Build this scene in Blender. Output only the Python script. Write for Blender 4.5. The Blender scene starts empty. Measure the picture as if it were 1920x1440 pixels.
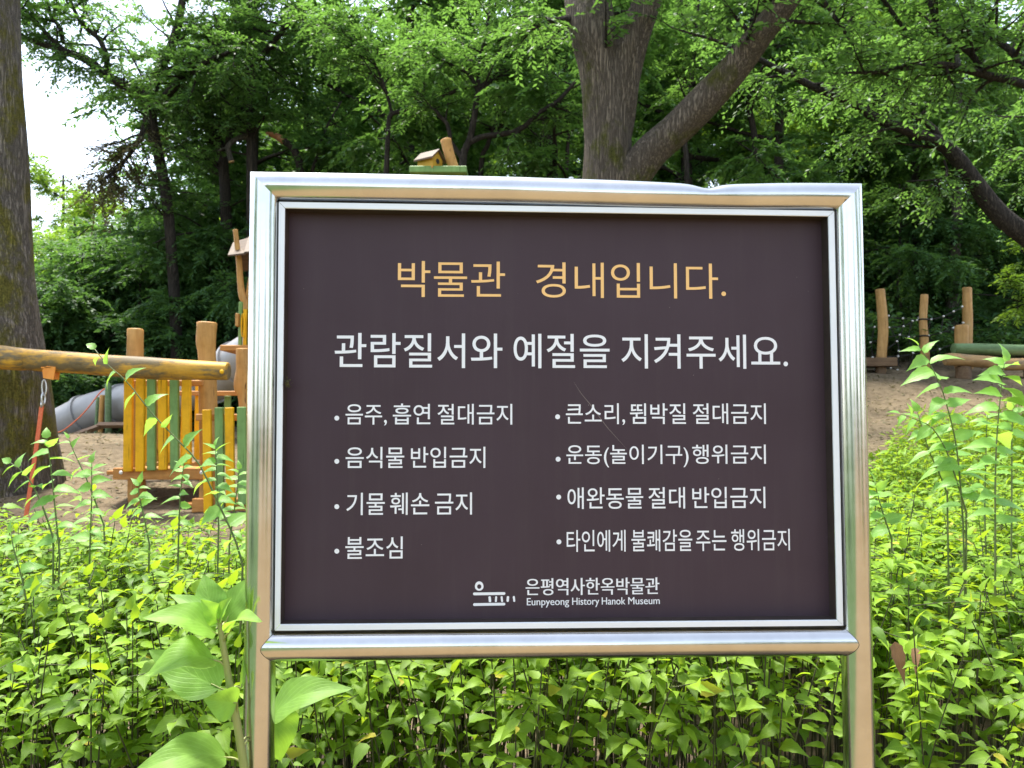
import bpy, math, random
import numpy as np
from mathutils import Vector, Matrix

R = math.radians
rng = np.random.default_rng(11)
random.seed(11)
sc = bpy.context.scene
COL = sc.collection

# ------------------------------------------------------------------ camera
F_PX, PITCH, CAM_Z = 1445.0, R(2.67), 1.5
cam_d = bpy.data.cameras.new('camera')
cam_d.sensor_width = 36.0
cam_d.lens = 36.0 * F_PX / 1920.0
cam_d.clip_start, cam_d.clip_end = 0.05, 1500
cam_d.dof.use_dof = True
cam_d.dof.focus_distance = 1.53
cam_d.dof.aperture_fstop = 11.0
cam = bpy.data.objects.new('camera', cam_d)
cam.location = (0, 0, CAM_Z)
cam.rotation_euler = (R(90) + PITCH, 0, 0)
COL.objects.link(cam)
sc.camera = cam
CP, SP = math.cos(PITCH), math.sin(PITCH)

def ray(px, py):
    a, b = (px - 960) / F_PX, (720 - py) / F_PX
    return np.array([a, CP - b * SP, SP + b * CP])

def P(px, py, Y):                      # photo pixel -> world point at depth Y
    d = ray(px, py)
    return np.array([0, 0, CAM_Z]) + d * (Y / d[1])

# ------------------------------------------------------------------ world, sun, exposure
SUN_EL, SUN_AZ = R(69), R(-38)          # azimuth from +Y towards +X
w = bpy.data.worlds.new('World'); sc.world = w; w.use_nodes = True
nt = w.node_tree
bg = nt.nodes['Background']
sky = nt.nodes.new('ShaderNodeTexSky'); sky.sky_type = 'NISHITA'
sky.sun_disc = False
sky.sun_elevation, sky.sun_rotation = SUN_EL, SUN_AZ
sky.air_density, sky.dust_density, sky.ozone_density = 1.0, .8, 1.0
hs_ = nt.nodes.new('ShaderNodeHueSaturation'); hs_.inputs['Saturation'].default_value = .55      # thin bright overcast
nt.links.new(sky.outputs[0], hs_.inputs['Color']); nt.links.new(hs_.outputs[0], bg.inputs[0]); bg.inputs[1].default_value = 0.15
sun_d = bpy.data.lights.new('sun', 'SUN'); sun_d.energy = 3.3; sun_d.angle = R(12); sun_d.color = (1, .95, .86)
sun = bpy.data.objects.new('sun', sun_d); COL.objects.link(sun)
sv = Vector((math.sin(SUN_AZ) * math.cos(SUN_EL), math.cos(SUN_AZ) * math.cos(SUN_EL), math.sin(SUN_EL)))
sun.rotation_euler = sv.to_track_quat('Z', 'Y').to_euler(); sun.location = (0, 0, 40)
vs = sc.view_settings
sc.display_settings.display_device = 'sRGB'
vs.view_transform = 'Standard'; vs.look = 'None'; vs.gamma = 1; vs.use_curve_mapping = False
vs.exposure = 1.85
cy = sc.cycles
cy.max_bounces = 7; cy.diffuse_bounces = 4; cy.glossy_bounces = 4; cy.transmission_bounces = 5
cy.sample_clamp_indirect = 8
cy.caustics_reflective = False; cy.caustics_refractive = False

# ------------------------------------------------------------------ materials
def new_mat(name):
    m = bpy.data.materials.new(name); m.use_nodes = True
    n = m.node_tree; n.nodes.clear()
    out = n.nodes.new('ShaderNodeOutputMaterial')
    b = n.nodes.new('ShaderNodeBsdfPrincipled')
    n.links.new(b.outputs[0], out.inputs[0])
    return m, n, b, out

def N(n, t, **kw):
    x = n.nodes.new(t)
    for k, v in kw.items():
        if k.startswith('i_'): x.inputs[k[2:].replace('_', ' ')].default_value = v
        else: setattr(x, k, v)
    return x

def ramp(n, fac, stops):
    r = n.nodes.new('ShaderNodeValToRGB'); e = r.color_ramp.elements
    while len(e) < len(stops): e.new(0.5)
    for k, (p, c) in enumerate(stops):
        e[k].position = p; e[k].color = (*c, 1) if len(c) == 3 else c
    n.links.new(fac, r.inputs[0]); return r

def coords(n, scale=(1, 1, 1), kind='Object'):
    t = n.nodes.new('ShaderNodeTexCoord'); m = n.nodes.new('ShaderNodeMapping')
    m.inputs['Scale'].default_value = scale
    n.links.new(t.outputs[kind], m.inputs[0]); return m.outputs[0]

def bump(n, b, h, strength, dist=0.01):
    x = n.nodes.new('ShaderNodeBump'); x.inputs['Strength'].default_value = strength
    x.inputs['Distance'].default_value = dist
    n.links.new(h, x.inputs['Height']); n.links.new(x.outputs[0], b.inputs['Normal'])

def noise_mat(name, stops, scale, stretch=(1, 1, 1), rough=.7, bump_s=.4, bump_d=.01, detail=6, metal=0, distort=0., bscale=None):
    m, n, b, o = new_mat(name)
    c = coords(n, stretch)
    t = N(n, 'ShaderNodeTexNoise', i_Scale=scale, i_Detail=detail, i_Roughness=.62, i_Distortion=distort)
    n.links.new(c, t.inputs[0])
    r = ramp(n, t.outputs[0], stops)
    n.links.new(r.outputs[0], b.inputs['Base Color'])
    b.inputs['Roughness'].default_value = rough; b.inputs['Metallic'].default_value = metal
    if bump_s:
        h = t.outputs[0]
        if bscale:
            t2 = N(n, 'ShaderNodeTexNoise', i_Scale=bscale, i_Detail=6, i_Roughness=.65); n.links.new(c, t2.inputs[0]); h = t2.outputs[0]
        bump(n, b, h, bump_s, bump_d)
    return m

def leaf_mat(name, dark, light, trans, tmix=.45, rough=.45, veins=False, spec=.4, old=None):
    m, n, b, o = new_mat(name)
    at = N(n, 'ShaderNodeAttribute', attribute_name='tone')
    r = ramp(n, at.outputs['Fac'], [(0, dark), (1, light)] if not old else [(0, dark), (.95, light), (1, old)])
    col = r.outputs[0]
    if veins:                      # blotchy blade
        tb = N(n, 'ShaderNodeTexNoise', i_Scale=45., i_Detail=4, i_Roughness=.6); n.links.new(coords(n), tb.inputs[0])
        rb = ramp(n, tb.outputs[0], [(.3, (.78, .78, .74)), (.7, (1.18, 1.16, 1.1))])
        mb = N(n, 'ShaderNodeMix', data_type='RGBA', blend_type='MULTIPLY'); mb.inputs['Factor'].default_value = 1
        n.links.new(col, mb.inputs['A']); n.links.new(rb.outputs[0], mb.inputs['B']); col = mb.outputs['Result']
    rt = ramp(n, at.outputs['Fac'], [(0, tuple(v * .75 for v in trans)), (1, trans)])
    if veins:
        uv = N(n, 'ShaderNodeUVMap'); sx = n.nodes.new('ShaderNodeSeparateXYZ'); n.links.new(uv.outputs[0], sx.inputs[0])
        ab = N(n, 'ShaderNodeMath', operation='ABSOLUTE'); n.links.new(sx.outputs[1], ab.inputs[0])
        ma = N(n, 'ShaderNodeMath', operation='MULTIPLY_ADD'); ma.inputs[1].default_value = -.55; n.links.new(ab.outputs[0], ma.inputs[0]); n.links.new(sx.outputs[0], ma.inputs[2])
        mu = N(n, 'ShaderNodeMath', operation='MULTIPLY'); mu.inputs[1].default_value = 50.; n.links.new(ma.outputs[0], mu.inputs[0])
        si = N(n, 'ShaderNodeMath', operation='SINE'); n.links.new(mu.outputs[0], si.inputs[0])
        pw = N(n, 'ShaderNodeMapRange', i_From_Min=.55, i_From_Max=1.); n.links.new(si.outputs[0], pw.inputs[0])
        mid = N(n, 'ShaderNodeMapRange', i_From_Min=.07, i_From_Max=.015); n.links.new(ab.outputs[0], mid.inputs[0])
        mx = N(n, 'ShaderNodeMath', operation='MAXIMUM'); n.links.new(pw.outputs[0], mx.inputs[0]); n.links.new(mid.outputs[0], mx.inputs[1])
        sc_ = N(n, 'ShaderNodeMath', operation='MULTIPLY'); sc_.inputs[1].default_value = veins; n.links.new(mx.outputs[0], sc_.inputs[0])
        mixc = N(n, 'ShaderNodeMix', data_type='RGBA'); mixc.inputs['B'].default_value = (*[min(1, v * 1.5 + .03) for v in light], 1)
        n.links.new(sc_.outputs[0], mixc.inputs['Factor']); n.links.new(col, mixc.inputs['A']); col = mixc.outputs['Result']
        bu = n.nodes.new('ShaderNodeBump'); bu.inputs['Strength'].default_value = veins; bu.inputs['Distance'].default_value = .002; bu.invert = True
        n.links.new(mx.outputs[0], bu.inputs['Height']); n.links.new(bu.outputs[0], b.inputs['Normal'])
    n.links.new(col, b.inputs['Base Color'])
    b.inputs['Roughness'].default_value = rough
    b.inputs['Specular IOR Level'].default_value = spec
    t = n.nodes.new('ShaderNodeBsdfTranslucent'); n.links.new(rt.outputs[0], t.inputs[0])
    mx2 = n.nodes.new('ShaderNodeMixShader'); mx2.inputs[0].default_value = tmix
    n.links.new(b.outputs[0], mx2.inputs[1]); n.links.new(t.outputs[0], mx2.inputs[2]); n.links.new(mx2.outputs[0], o.inputs[0])
    return m

M = {}
M['hedge_leaf'] = leaf_mat('hedge_leaf', (.06, .14, .012), (.235, .4, .03), (.44, .62, .03), .42, .5, .22, spec=.28, old=(.42, .36, .05))
M['shoot_leaf'] = leaf_mat('shoot_leaf', (.15, .32, .06), (.24, .45, .1), (.42, .68, .08), .45, .42, .3)
M['broad_leaf'] = leaf_mat('broad_leaf', (.12, .27, .04), (.25, .44, .075), (.38, .64, .05), .44, .5, .18, spec=.25)
M['tree_leaf'] = leaf_mat('tree_leaf', (.042, .1, .03), (.105, .21, .06), (.2, .4, .06), .44, .5, spec=.4)
M['tree_leaf_dark'] = leaf_mat('tree_leaf_dark', (.03, .078, .03), (.075, .16, .05), (.14, .29, .045), .42, .55, spec=.3)
M['tree_leaf_light'] = leaf_mat('tree_leaf_light', (.07, .15, .02), (.17, .3, .04), (.32, .52, .04), .45, .5)
M['brown_leaf'] = leaf_mat('brown_leaf', (.075, .07, .028), (.14, .125, .055), (.16, .14, .045), .3, .6)
M['dead_leaf'] = leaf_mat('dead_leaf', (.16, .085, .035), (.24, .13, .058), (.18, .08, .025), .2, .6, .3)
M['hedge_stem'] = noise_mat('hedge_stem', [(.35, (.03, .036, .01)), (.65, (.065, .065, .024))], 30, rough=.7, bump_s=.2)
M['green_stem'] = noise_mat('green_stem', [(.35, (.08, .13, .03)), (.7, (.16, .17, .06))], 25, rough=.5, bump_s=.1)
M['broad_stem'] = noise_mat('broad_stem', [(.35, (.2, .27, .06)), (.7, (.32, .3, .1))], 14, (1, 1, .3), rough=.45, bump_s=.15, bump_d=.002)

def bark_mat(name, base, dark, moss=None, mossamt=.5, sc_=1.):
    m, n, b, o = new_mat(name)
    c = coords(n, (1, 1, .06))
    t = N(n, 'ShaderNodeTexNoise', i_Scale=34. * sc_, i_Detail=5, i_Roughness=.6, i_Distortion=.6); n.links.new(c, t.inputs[0])
    v = N(n, 'ShaderNodeTexVoronoi', feature='DISTANCE_TO_EDGE', i_Scale=30. * sc_); 
    ad = N(n, 'ShaderNodeVectorMath', operation='MULTIPLY_ADD'); n.links.new(t.outputs['Color'], ad.inputs[0]); ad.inputs[1].default_value = (.11, .11, .11); n.links.new(c, ad.inputs[2])
    n.links.new(ad.outputs[0], v.inputs[0])
    vr = N(n, 'ShaderNodeMapRange', i_From_Min=0., i_From_Max=.22); n.links.new(v.outputs['Distance'], vr.inputs[0])
    mu = N(n, 'ShaderNodeMath', operation='MULTIPLY'); n.links.new(vr.outputs[0], mu.inputs[0]); n.links.new(t.outputs[0], mu.inputs[1])
    r = ramp(n, mu.outputs[0], [(.02, dark), (.35, base), (.75, tuple(min(1, x * 1.28) for x in base))])
    col = r.outputs[0]
    if moss:
        c2 = coords(n, (1, 1, .7))
        t2 = N(n, 'ShaderNodeTexNoise', i_Scale=2.2, i_Detail=6, i_Roughness=.7); n.links.new(c2, t2.inputs[0])
        mr = N(n, 'ShaderNodeMapRange', i_From_Min=.62 - mossamt * .25, i_From_Max=.74 - mossamt * .25); n.links.new(t2.outputs[0], mr.inputs[0])
        t3 = N(n, 'ShaderNodeTexNoise', i_Scale=60., i_Detail=3); n.links.new(c2, t3.inputs[0])
        rm = ramp(n, t3.outputs[0], [(.3, tuple(x * .55 for x in moss)), (.7, tuple(x * 1.35 for x in moss))])
        mx = N(n, 'ShaderNodeMix', data_type='RGBA'); n.links.new(mr.outputs[0], mx.inputs['Factor']); n.links.new(col, mx.inputs['A']); n.links.new(rm.outputs[0], mx.inputs['B'])
        col = mx.outputs['Result']
    n.links.new(col, b.inputs['Base Color']); b.inputs['Roughness'].default_value = .9; b.inputs['Specular IOR Level'].default_value = .2
    bump(n, b, mu.outputs[0], 1., .035)
    return m
M['bark'] = bark_mat('bark', (.16, .128, .098), (.075, .06, .047), (.085, .085, .018), .42)
M['bark_moss'] = bark_mat('bark_moss', (.2, .172, .14), (.095, .08, .065), (.15, .135, .026), .7)
M['bark_dark'] = bark_mat('bark_dark', (.055, .045, .036), (.02, .017, .014))
M['bark_grey'] = bark_mat('bark_grey', (.13, .12, .1), (.045, .04, .035))

def wood_mat(name, a, bcol, axis=2, rough=.55, grey=None, gamt=.5):
    m, n, b, o = new_mat(name)
    s = [1., 1., 1.]; s[axis] = .08
    c = coords(n, s)
    t = N(n, 'ShaderNodeTexNoise', i_Scale=24., i_Detail=5, i_Roughness=.6, i_Distortion=.4); n.links.new(c, t.inputs[0])
    r = ramp(n, t.outputs[0], [(.3, a), (.7, bcol)]); col = r.outputs[0]
    if grey:
        s2 = [1., 1., 1.]; s2[axis] = .3
        c2 = coords(n, s2)
        t2 = N(n, 'ShaderNodeTexNoise', i_Scale=5.5, i_Detail=8, i_Roughness=.72); n.links.new(c2, t2.inputs[0])
        mr = N(n, 'ShaderNodeMapRange', i_From_Min=.6 - gamt * .25, i_From_Max=.7 - gamt * .25); n.links.new(t2.outputs[0], mr.inputs[0])
        mx = N(n, 'ShaderNodeMix', data_type='RGBA'); mx.inputs['B'].default_value = (*grey, 1)
        n.links.new(mr.outputs[0], mx.inputs['Factor']); n.links.new(col, mx.inputs['A']); col = mx.outputs['Result']
    s3 = [1., 1., 1.]; s3[axis] = .035
    tc = N(n, 'ShaderNodeTexNoise', i_Scale=46., i_Detail=3, i_Roughness=.5, i_Distortion=.3); n.links.new(coords(n, s3), tc.inputs[0])
    cr = N(n, 'ShaderNodeMapRange', i_From_Min=.335, i_From_Max=.29); n.links.new(tc.outputs[0], cr.inputs[0])
    tg = N(n, 'ShaderNodeTexNoise', i_Scale=3.5, i_Detail=6, i_Roughness=.7); n.links.new(coords(n), tg.inputs[0])
    rg = ramp(n, tg.outputs[0], [(.32, (.62, .6, .58)), (.55, (1, 1, 1))])
    mg = N(n, 'ShaderNodeMix', data_type='RGBA', blend_type='MULTIPLY'); mg.inputs['Factor'].default_value = .8; n.links.new(col, mg.inputs['A']); n.links.new(rg.outputs[0], mg.inputs['B'])
    mc = N(n, 'ShaderNodeMix', data_type='RGBA'); mc.inputs['B'].default_value = (*[x * .22 for x in a], 1); n.links.new(cr.outputs[0], mc.inputs['Factor']); n.links.new(mg.outputs['Result'], mc.inputs['A'])
    n.links.new(mc.outputs['Result'], b.inputs['Base Color']); b.inputs['Roughness'].default_value = rough
    b.inputs['Specular IOR Level'].default_value = .22
    bump(n, b, t.outputs[0], .35, .006)
    return m
M['post_wood'] = wood_mat('post_wood', (.4, .2, .052), (.54, .295, .09))
M['post_wood_x'] = wood_mat('post_wood_x', (.42, .18, .045), (.54, .26, .07), axis=0)
M['log_tan'] = wood_mat('log_tan', (.34, .2, .085), (.52, .33, .15), axis=0, grey=(.22, .17, .11), gamt=.3)
M['log_green'] = wood_mat('log_green', (.1, .17, .07), (.17, .26, .12), axis=0, grey=(.2, .24, .15), gamt=.2)
M['pole_tan'] = wood_mat('pole_tan', (.38, .21, .07), (.52, .31, .12), grey=(.42, .3, .15), gamt=.2)
M['beam_wood'] = wood_mat('beam_wood', (.42, .22, .03), (.66, .36, .04), axis=0, grey=(.17, .125, .06), gamt=.62)
M['slat_yellow'] = wood_mat('slat_yellow', (.74, .37, .006), (.82, .44, .012))
M['house_wood'] = wood_mat('house_wood', (.4, .22, .02), (.5, .29, .035), axis=0)
M['slat_green'] = wood_mat('slat_green', (.15, .27, .075), (.21, .34, .11))
M['board_brown'] = wood_mat('board_brown', (.11, .065, .035), (.2, .125, .07), axis=0)
M['roof_wood'] = wood_mat('roof_wood', (.06, .036, .02), (.125, .078, .044), axis=0)
M['cut_wood'] = noise_mat('cut_wood', [(.3, (.42, .25, .12)), (.7, (.62, .4, .2))], 30, bump_s=.2)
M['torn_wood'] = noise_mat('torn_wood', [(.3, (.24, .09, .04)), (.7, (.42, .2, .1))], 24, (1, 1, 1), bump_s=.4)
M['slide_plastic'] = noise_mat('slide_plastic', [(.3, (.24, .235, .23)), (.7, (.31, .305, .3))], 3, rough=.42, bump_s=0)
M['orange_metal'] = noise_mat('orange_metal', [(.3, (.7, .22, .015)), (.7, (.8, .3, .03))], 12, rough=.4, bump_s=.1)
M['red_strap'] = noise_mat('red_strap', [(.3, (.6, .1, .035)), (.7, (.75, .2, .08))], 40, (1, 1, 1), rough=.8, bump_s=.3)
M['zinc'] = noise_mat('zinc', [(.3, (.5, .5, .49)), (.7, (.68, .68, .67))], 20, rough=.35, bump_s=.05, metal=.9)
M['rope_dark'] = noise_mat('rope_dark', [(.3, (.012, .012, .012)), (.7, (.03, .028, .025))], 40, rough=.85, bump_s=.3)
M['white_plastic'] = noise_mat('white_plastic', [(.3, (.6, .6, .58)), (.7, (.72, .72, .7))], 12, rough=.4, bump_s=0)

# stainless steel with fine brushing, faint dust and rub marks
def steel(name, axis):
    m, n, b, o = new_mat(name)
    s = [1., 1., 1.]; s[axis] = .012
    c = coords(n, s)
    t = N(n, 'ShaderNodeTexNoise', i_Scale=420., i_Detail=4, i_Roughness=.7); n.links.new(c, t.inputs[0])
    c2 = coords(n, (1, 1, 1))
    t2 = N(n, 'ShaderNodeTexNoise', i_Scale=9., i_Detail=7, i_Roughness=.7); n.links.new(c2, t2.inputs[0])
    r = ramp(n, t2.outputs[0], [(.3, (.5, .5, .49)), (.62, (.6, .6, .585))])
    n.links.new(r.outputs[0], b.inputs['Base Color'])
    b.inputs['Metallic'].default_value = 1
    mr = N(n, 'ShaderNodeMapRange', i_From_Min=.3, i_From_Max=.7, i_To_Min=.12, i_To_Max=.24); n.links.new(t2.outputs[0], mr.inputs[0])
    n.links.new(mr.outputs[0], b.inputs['Roughness'])
    bump(n, b, t.outputs[0], .007, .0008)
    return m
M['steel_v'] = steel('steel_v', 2)
M['steel_h'] = steel('steel_h', 0)
M['aluminium'] = noise_mat('aluminium', [(.35, (.74, .78, .83)), (.65, (.8, .84, .88))], 6, rough=.4, bump_s=.02, metal=.1)
M['recess_shade'] = noise_mat('recess_shade', [(.3, (.022, .013, .011)), (.7, (.045, .028, .022))], 20, rough=.8, bump_s=.1)
M['grime_shade'] = noise_mat('grime_shade', [(.3, (.02, .018, .014)), (.7, (.06, .05, .035))], 60, rough=.9, bump_s=.3)

# printed panel: dark plum vinyl with dust specks
m, n, b, o = new_mat('plum_vinyl')
c = coords(n)
t = N(n, 'ShaderNodeTexNoise', i_Scale=3., i_Detail=5, i_Roughness=.6); n.links.new(c, t.inputs[0])
r = ramp(n, t.outputs[0], [(.3, (.046, .0285, .0365)), (.7, (.056, .0365, .047))])
ts = N(n, 'ShaderNodeTexNoise', i_Scale=38., i_Detail=5, i_Roughness=.7); n.links.new(coords(n, (1, 1, .05)), ts.inputs[0])
tm = N(n, 'ShaderNodeTexNoise', i_Scale=2.2, i_Detail=3); n.links.new(c, tm.inputs[0])
rs = N(n, 'ShaderNodeMapRange', i_From_Min=.5, i_From_Max=.8, i_To_Max=.5); n.links.new(ts.outputs[0], rs.inputs[0])
rm_ = N(n, 'ShaderNodeMath', operation='MULTIPLY'); n.links.new(rs.outputs[0], rm_.inputs[0]); n.links.new(tm.outputs[0], rm_.inputs[1])
md = N(n, 'ShaderNodeMix', data_type='RGBA'); md.inputs['B'].default_value = (.075, .058, .06, 1)
n.links.new(rm_.outputs[0], md.inputs['Factor']); n.links.new(r.outputs[0], md.inputs['A']); r_out = md.outputs['Result']
v = N(n, 'ShaderNodeTexVoronoi', i_Scale=42., i_Randomness=1.); n.links.new(c, v.inputs[0])
sp = n.nodes.new('ShaderNodeSeparateColor'); n.links.new(v.outputs['Color'], sp.inputs[0])
lt = N(n, 'ShaderNodeMath', operation='LESS_THAN'); lt.inputs[1].default_value = .03; n.links.new(v.outputs['Distance'], lt.inputs[0])
gt = N(n, 'ShaderNodeMath', operation='GREATER_THAN'); gt.inputs[1].default_value = .84; n.links.new(sp.outputs[0], gt.inputs[0])
mu = N(n, 'ShaderNodeMath', operation='MULTIPLY'); n.links.new(lt.outputs[0], mu.inputs[0]); n.links.new(gt.outputs[0], mu.inputs[1])
mu2 = N(n, 'ShaderNodeMath', operation='MULTIPLY'); mu2.inputs[1].default_value = .55; n.links.new(mu.outputs[0], mu2.inputs[0])
mx = N(n, 'ShaderNodeMix', data_type='RGBA'); mx.inputs['B'].default_value = (.4, .37, .33, 1)
n.links.new(mu2.outputs[0], mx.inputs['Factor']); n.links.new(r_out, mx.inputs['A']); n.links.new(mx.outputs['Result'], b.inputs['Base Color'])
b.inputs['Roughness'].default_value = .55; b.inputs['Specular IOR Level'].default_value = .22
t4 = N(n, 'ShaderNodeTexNoise', i_Scale=700., i_Detail=2); n.links.new(c, t4.inputs[0]); bump(n, b, t4.outputs[0], .08, .0006)
M['plum_vinyl'] = m
M['letter_white'] = noise_mat('letter_white', [(.3, (.74, .76, .8)), (.7, (.8, .81, .84))], 8, rough=.5, bump_s=0)
M['letter_orange'] = noise_mat('letter_orange', [(.3, (.82, .49, .17)), (.7, (.88, .54, .2))], 8, rough=.5, bump_s=0)
M['scratch'] = noise_mat('scratch', [(.3, (.16, .13, .12)), (.7, (.24, .2, .18))], 40, rough=.7, bump_s=0)

# ground: pale packed earth with litter; warm paving near the camera; unseen dark ridge added far behind
m, n, b, o = new_mat('earth')
c = coords(n)
t1 = N(n, 'ShaderNodeTexNoise', i_Scale=.5, i_Detail=7, i_Roughness=.65); n.links.new(c, t1.inputs[0])
t2 = N(n, 'ShaderNodeTexNoise', i_Scale=9., i_Detail=8, i_Roughness=.75); n.links.new(c, t2.inputs[0])
r1 = ramp(n, t1.outputs[0], [(.32, (.105, .083, .056)), (.62, (.215, .173, .113))])
r2 = ramp(n, t2.outputs[0], [(.3, (.45, .4, .36)), (.5, (.95, .92, .9)), (.72, (1.35, 1.3, 1.2))])
mx = N(n, 'ShaderNodeMix', data_type='RGBA', blend_type='MULTIPLY'); mx.inputs['Factor'].default_value = 1
n.links.new(r1.outputs[0], mx.inputs['A']); n.links.new(r2.outputs[0], mx.inputs['B'])
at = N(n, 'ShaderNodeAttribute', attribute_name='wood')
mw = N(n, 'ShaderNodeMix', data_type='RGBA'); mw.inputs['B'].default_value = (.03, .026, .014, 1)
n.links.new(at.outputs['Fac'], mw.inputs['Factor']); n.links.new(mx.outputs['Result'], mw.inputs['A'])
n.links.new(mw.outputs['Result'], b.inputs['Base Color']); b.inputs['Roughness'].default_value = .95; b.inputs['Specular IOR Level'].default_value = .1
bump(n, b, t2.outputs[0], .8, .05)
M['earth'] = m
m, n, b, o = new_mat('paving')
c = coords(n)
bt = N(n, 'ShaderNodeTexBrick', i_Scale=5., i_Mortar_Size=.012); n.links.new(c, bt.inputs[0])
bt.inputs['Color1'].default_value = (.225, .148, .062, 1); bt.inputs['Color2'].default_value = (.185, .124, .054, 1); bt.inputs['Mortar'].default_value = (.1, .08, .06, 1)
n.links.new(bt.outputs[0], b.inputs['Base Color']); b.inputs['Roughness'].default_value = .85
M['paving'] = m

# ------------------------------------------------------------------ object helpers
def tag(o, label=None, cat=None, group=None, kind=None):
    if label: o['label'] = label
    if cat: o['category'] = cat
    if group: o['group'] = group
    if kind: o['kind'] = kind
    return o

def thing(name, loc, label, cat, group=None, rz=0):
    o = bpy.data.objects.new(name, None); o.empty_display_size = .2
    o.location = loc; o.rotation_euler = (0, 0, rz); COL.objects.link(o)
    return tag(o, label, cat, group)

def root_loc(o):
    l = Vector((0, 0, 0))
    while o is not None:
        l += o.location; o = o.parent
    return np.array(l)

class G:
    """accumulates vertices / faces (world coordinates) for ONE mesh"""
    def __init__(s):
        s.v = []; s.l = []; s.z = []; s.nv = 0; s.tone = []; s.uv = []; s.has = False
    def add(s, v, faces, tone=None, uv=None):
        v = np.asarray(v, float)
        for f in faces:
            s.l.append(np.asarray(f, np.int64) + s.nv); s.z.append(np.array([len(f)]))
        s.v.append(v); s.nv += len(v); s._t(len(v), tone, uv)
    def _t(s, k, tone, uv):
        if tone is None: tone = np.full(k, .5)
        else: s.has = True
        s.tone.append(np.broadcast_to(np.asarray(tone, float), (k,)))
        s.uv.append(np.zeros((k, 2)) if uv is None else np.asarray(uv, float))
    def addn(s, v, loops, sizes, tone=None, uv=None):
        s.l.append(np.asarray(loops, np.int64) + s.nv); s.z.append(np.asarray(sizes)); s.v.append(v); s.nv += len(v); s._t(len(v), tone, uv)
    def grid(s, V, closed_u=False):
        """V: (n, k, 3) rings; closed_u closes each ring"""
        n_, k_ = V.shape[:2]
        i = np.arange(n_ - 1)[:, None]; j = np.arange(k_ if closed_u else k_ - 1)[None]
        a = i * k_ + j; b_ = i * k_ + (j + 1) % k_; c_ = (i + 1) * k_ + (j + 1) % k_; d = (i + 1) * k_ + j
        q = np.stack([a, b_, c_, d], -1).reshape(-1, 4)
        s.addn(V.reshape(-1, 3), q.ravel(), np.full(len(q), 4))
    def box(s, c, dx, dy, dz, rot=None, bev=.0):
        h = np.array([dx, dy, dz]) / 2
        if bev > 0:
            e = min(bev, .45 * min(dx, dy, dz)); pts = []
            for sx in (-1, 1):
                for sy in (-1, 1):
                    for sz in (-1, 1):
                        g = np.array([sx, sy, sz]) * h
                        for ax in range(3):
                            q = g.copy()
                            for a2 in range(3):
                                if a2 != ax: q[a2] -= np.sign(q[a2]) * e
                            pts.append(q)
            pts = np.array(pts)
            import bmesh
            bm = bmesh.new(); vs_ = [bm.verts.new(p) for p in pts]; bmesh.ops.convex_hull(bm, input=vs_)
            bm.verts.index_update(); V = np.array([v.co for v in bm.verts]); Fs = [[v.index for v in f.verts] for f in bm.faces]; bm.free()
        else:
            V = np.array([[x, y, z] for x in (-h[0], h[0]) for y in (-h[1], h[1]) for z in (-h[2], h[2])])
            Fs = [(0, 1, 3, 2), (4, 6, 7, 5), (0, 4, 5, 1), (2, 3, 7, 6), (0, 2, 6, 4), (1, 5, 7, 3)]
        if rot is not None: V = V @ np.array(rot).T
        s.add(V + np.asarray(c), Fs)
    def tube(s, pts, rad, k=8, caps=True, rough=0., seed=0, up=None):
        pts = np.asarray(pts, float); n_ = len(pts)
        rad = np.broadcast_to(np.asarray(rad, float), (n_,))
        T = np.gradient(pts, axis=0); T /= np.linalg.norm(T, axis=1)[:, None] + 1e-12
        a = np.array([0, 0, 1.]) if abs(T[0][2]) < .9 else np.array([1., 0, 0])
        u = np.cross(a, T[0]); u /= np.linalg.norm(u)
        th = np.linspace(0, 2 * np.pi, k, endpoint=False); rings = []
        rr = np.random.default_rng(seed)
        ph = rr.uniform(0, 6.28, 4)
        for i in range(n_):
            u = u - T[i] * u.dot(T[i]); u /= np.linalg.norm(u); v = np.cross(T[i], u)
            r_ = rad[i] * (1 + rough * (np.sin(2 * th + ph[0] + i * .5) + np.sin(3 * th + ph[1] - i * .35) + .7 * np.sin(5 * th + ph[2] + i * .8)) * .5)
            rings.append(pts[i] + np.outer(np.cos(th) * r_, u) + np.outer(np.sin(th) * r_, v))
        base = s.nv
        s.grid(np.array(rings), True)
        if caps:
            s.l.append(base + np.arange(k)[::-1]); s.z.append(np.array([k]))
            s.l.append(base + (n_ - 1) * k + np.arange(k)); s.z.append(np.array([k]))
    def build(s, name, mat, parent=None, smooth=True, angle=None, local=False):
        me = bpy.data.meshes.new(name)
        V = np.concatenate(s.v); L = np.concatenate(s.l); Z = np.concatenate([np.atleast_1d(z) for z in s.z])
        if parent is not None and not local: V = V - root_loc(parent)
        me.vertices.add(len(V)); me.vertices.foreach_set('co', V.astype(np.float32).ravel())
        me.loops.add(len(L)); me.loops.foreach_set('vertex_index', L.astype(np.int32))
        me.polygons.add(len(Z)); st = np.concatenate([[0], np.cumsum(Z)[:-1]])
        me.polygons.foreach_set('loop_start', st.astype(np.int32)); me.polygons.foreach_set('loop_total', Z.astype(np.int32))
        if s.has:
            a = me.attributes.new('tone', 'FLOAT', 'POINT'); a.data.foreach_set('value', np.concatenate(s.tone).astype(np.float32))
            uvs = np.concatenate(s.uv)
            ul = me.uv_layers.new(name='UVMap'); ul.data.foreach_set('uv', uvs[L].astype(np.float32).ravel())
        me.update(calc_edges=True); me.validate()
        me.polygons.foreach_set('use_smooth', np.full(len(me.polygons), bool(smooth)))
        me.materials.append(mat if not isinstance(mat, str) else M[mat])
        o = bpy.data.objects.new(name, me); COL.objects.link(o)
        if parent is not None: o.parent = parent
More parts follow.
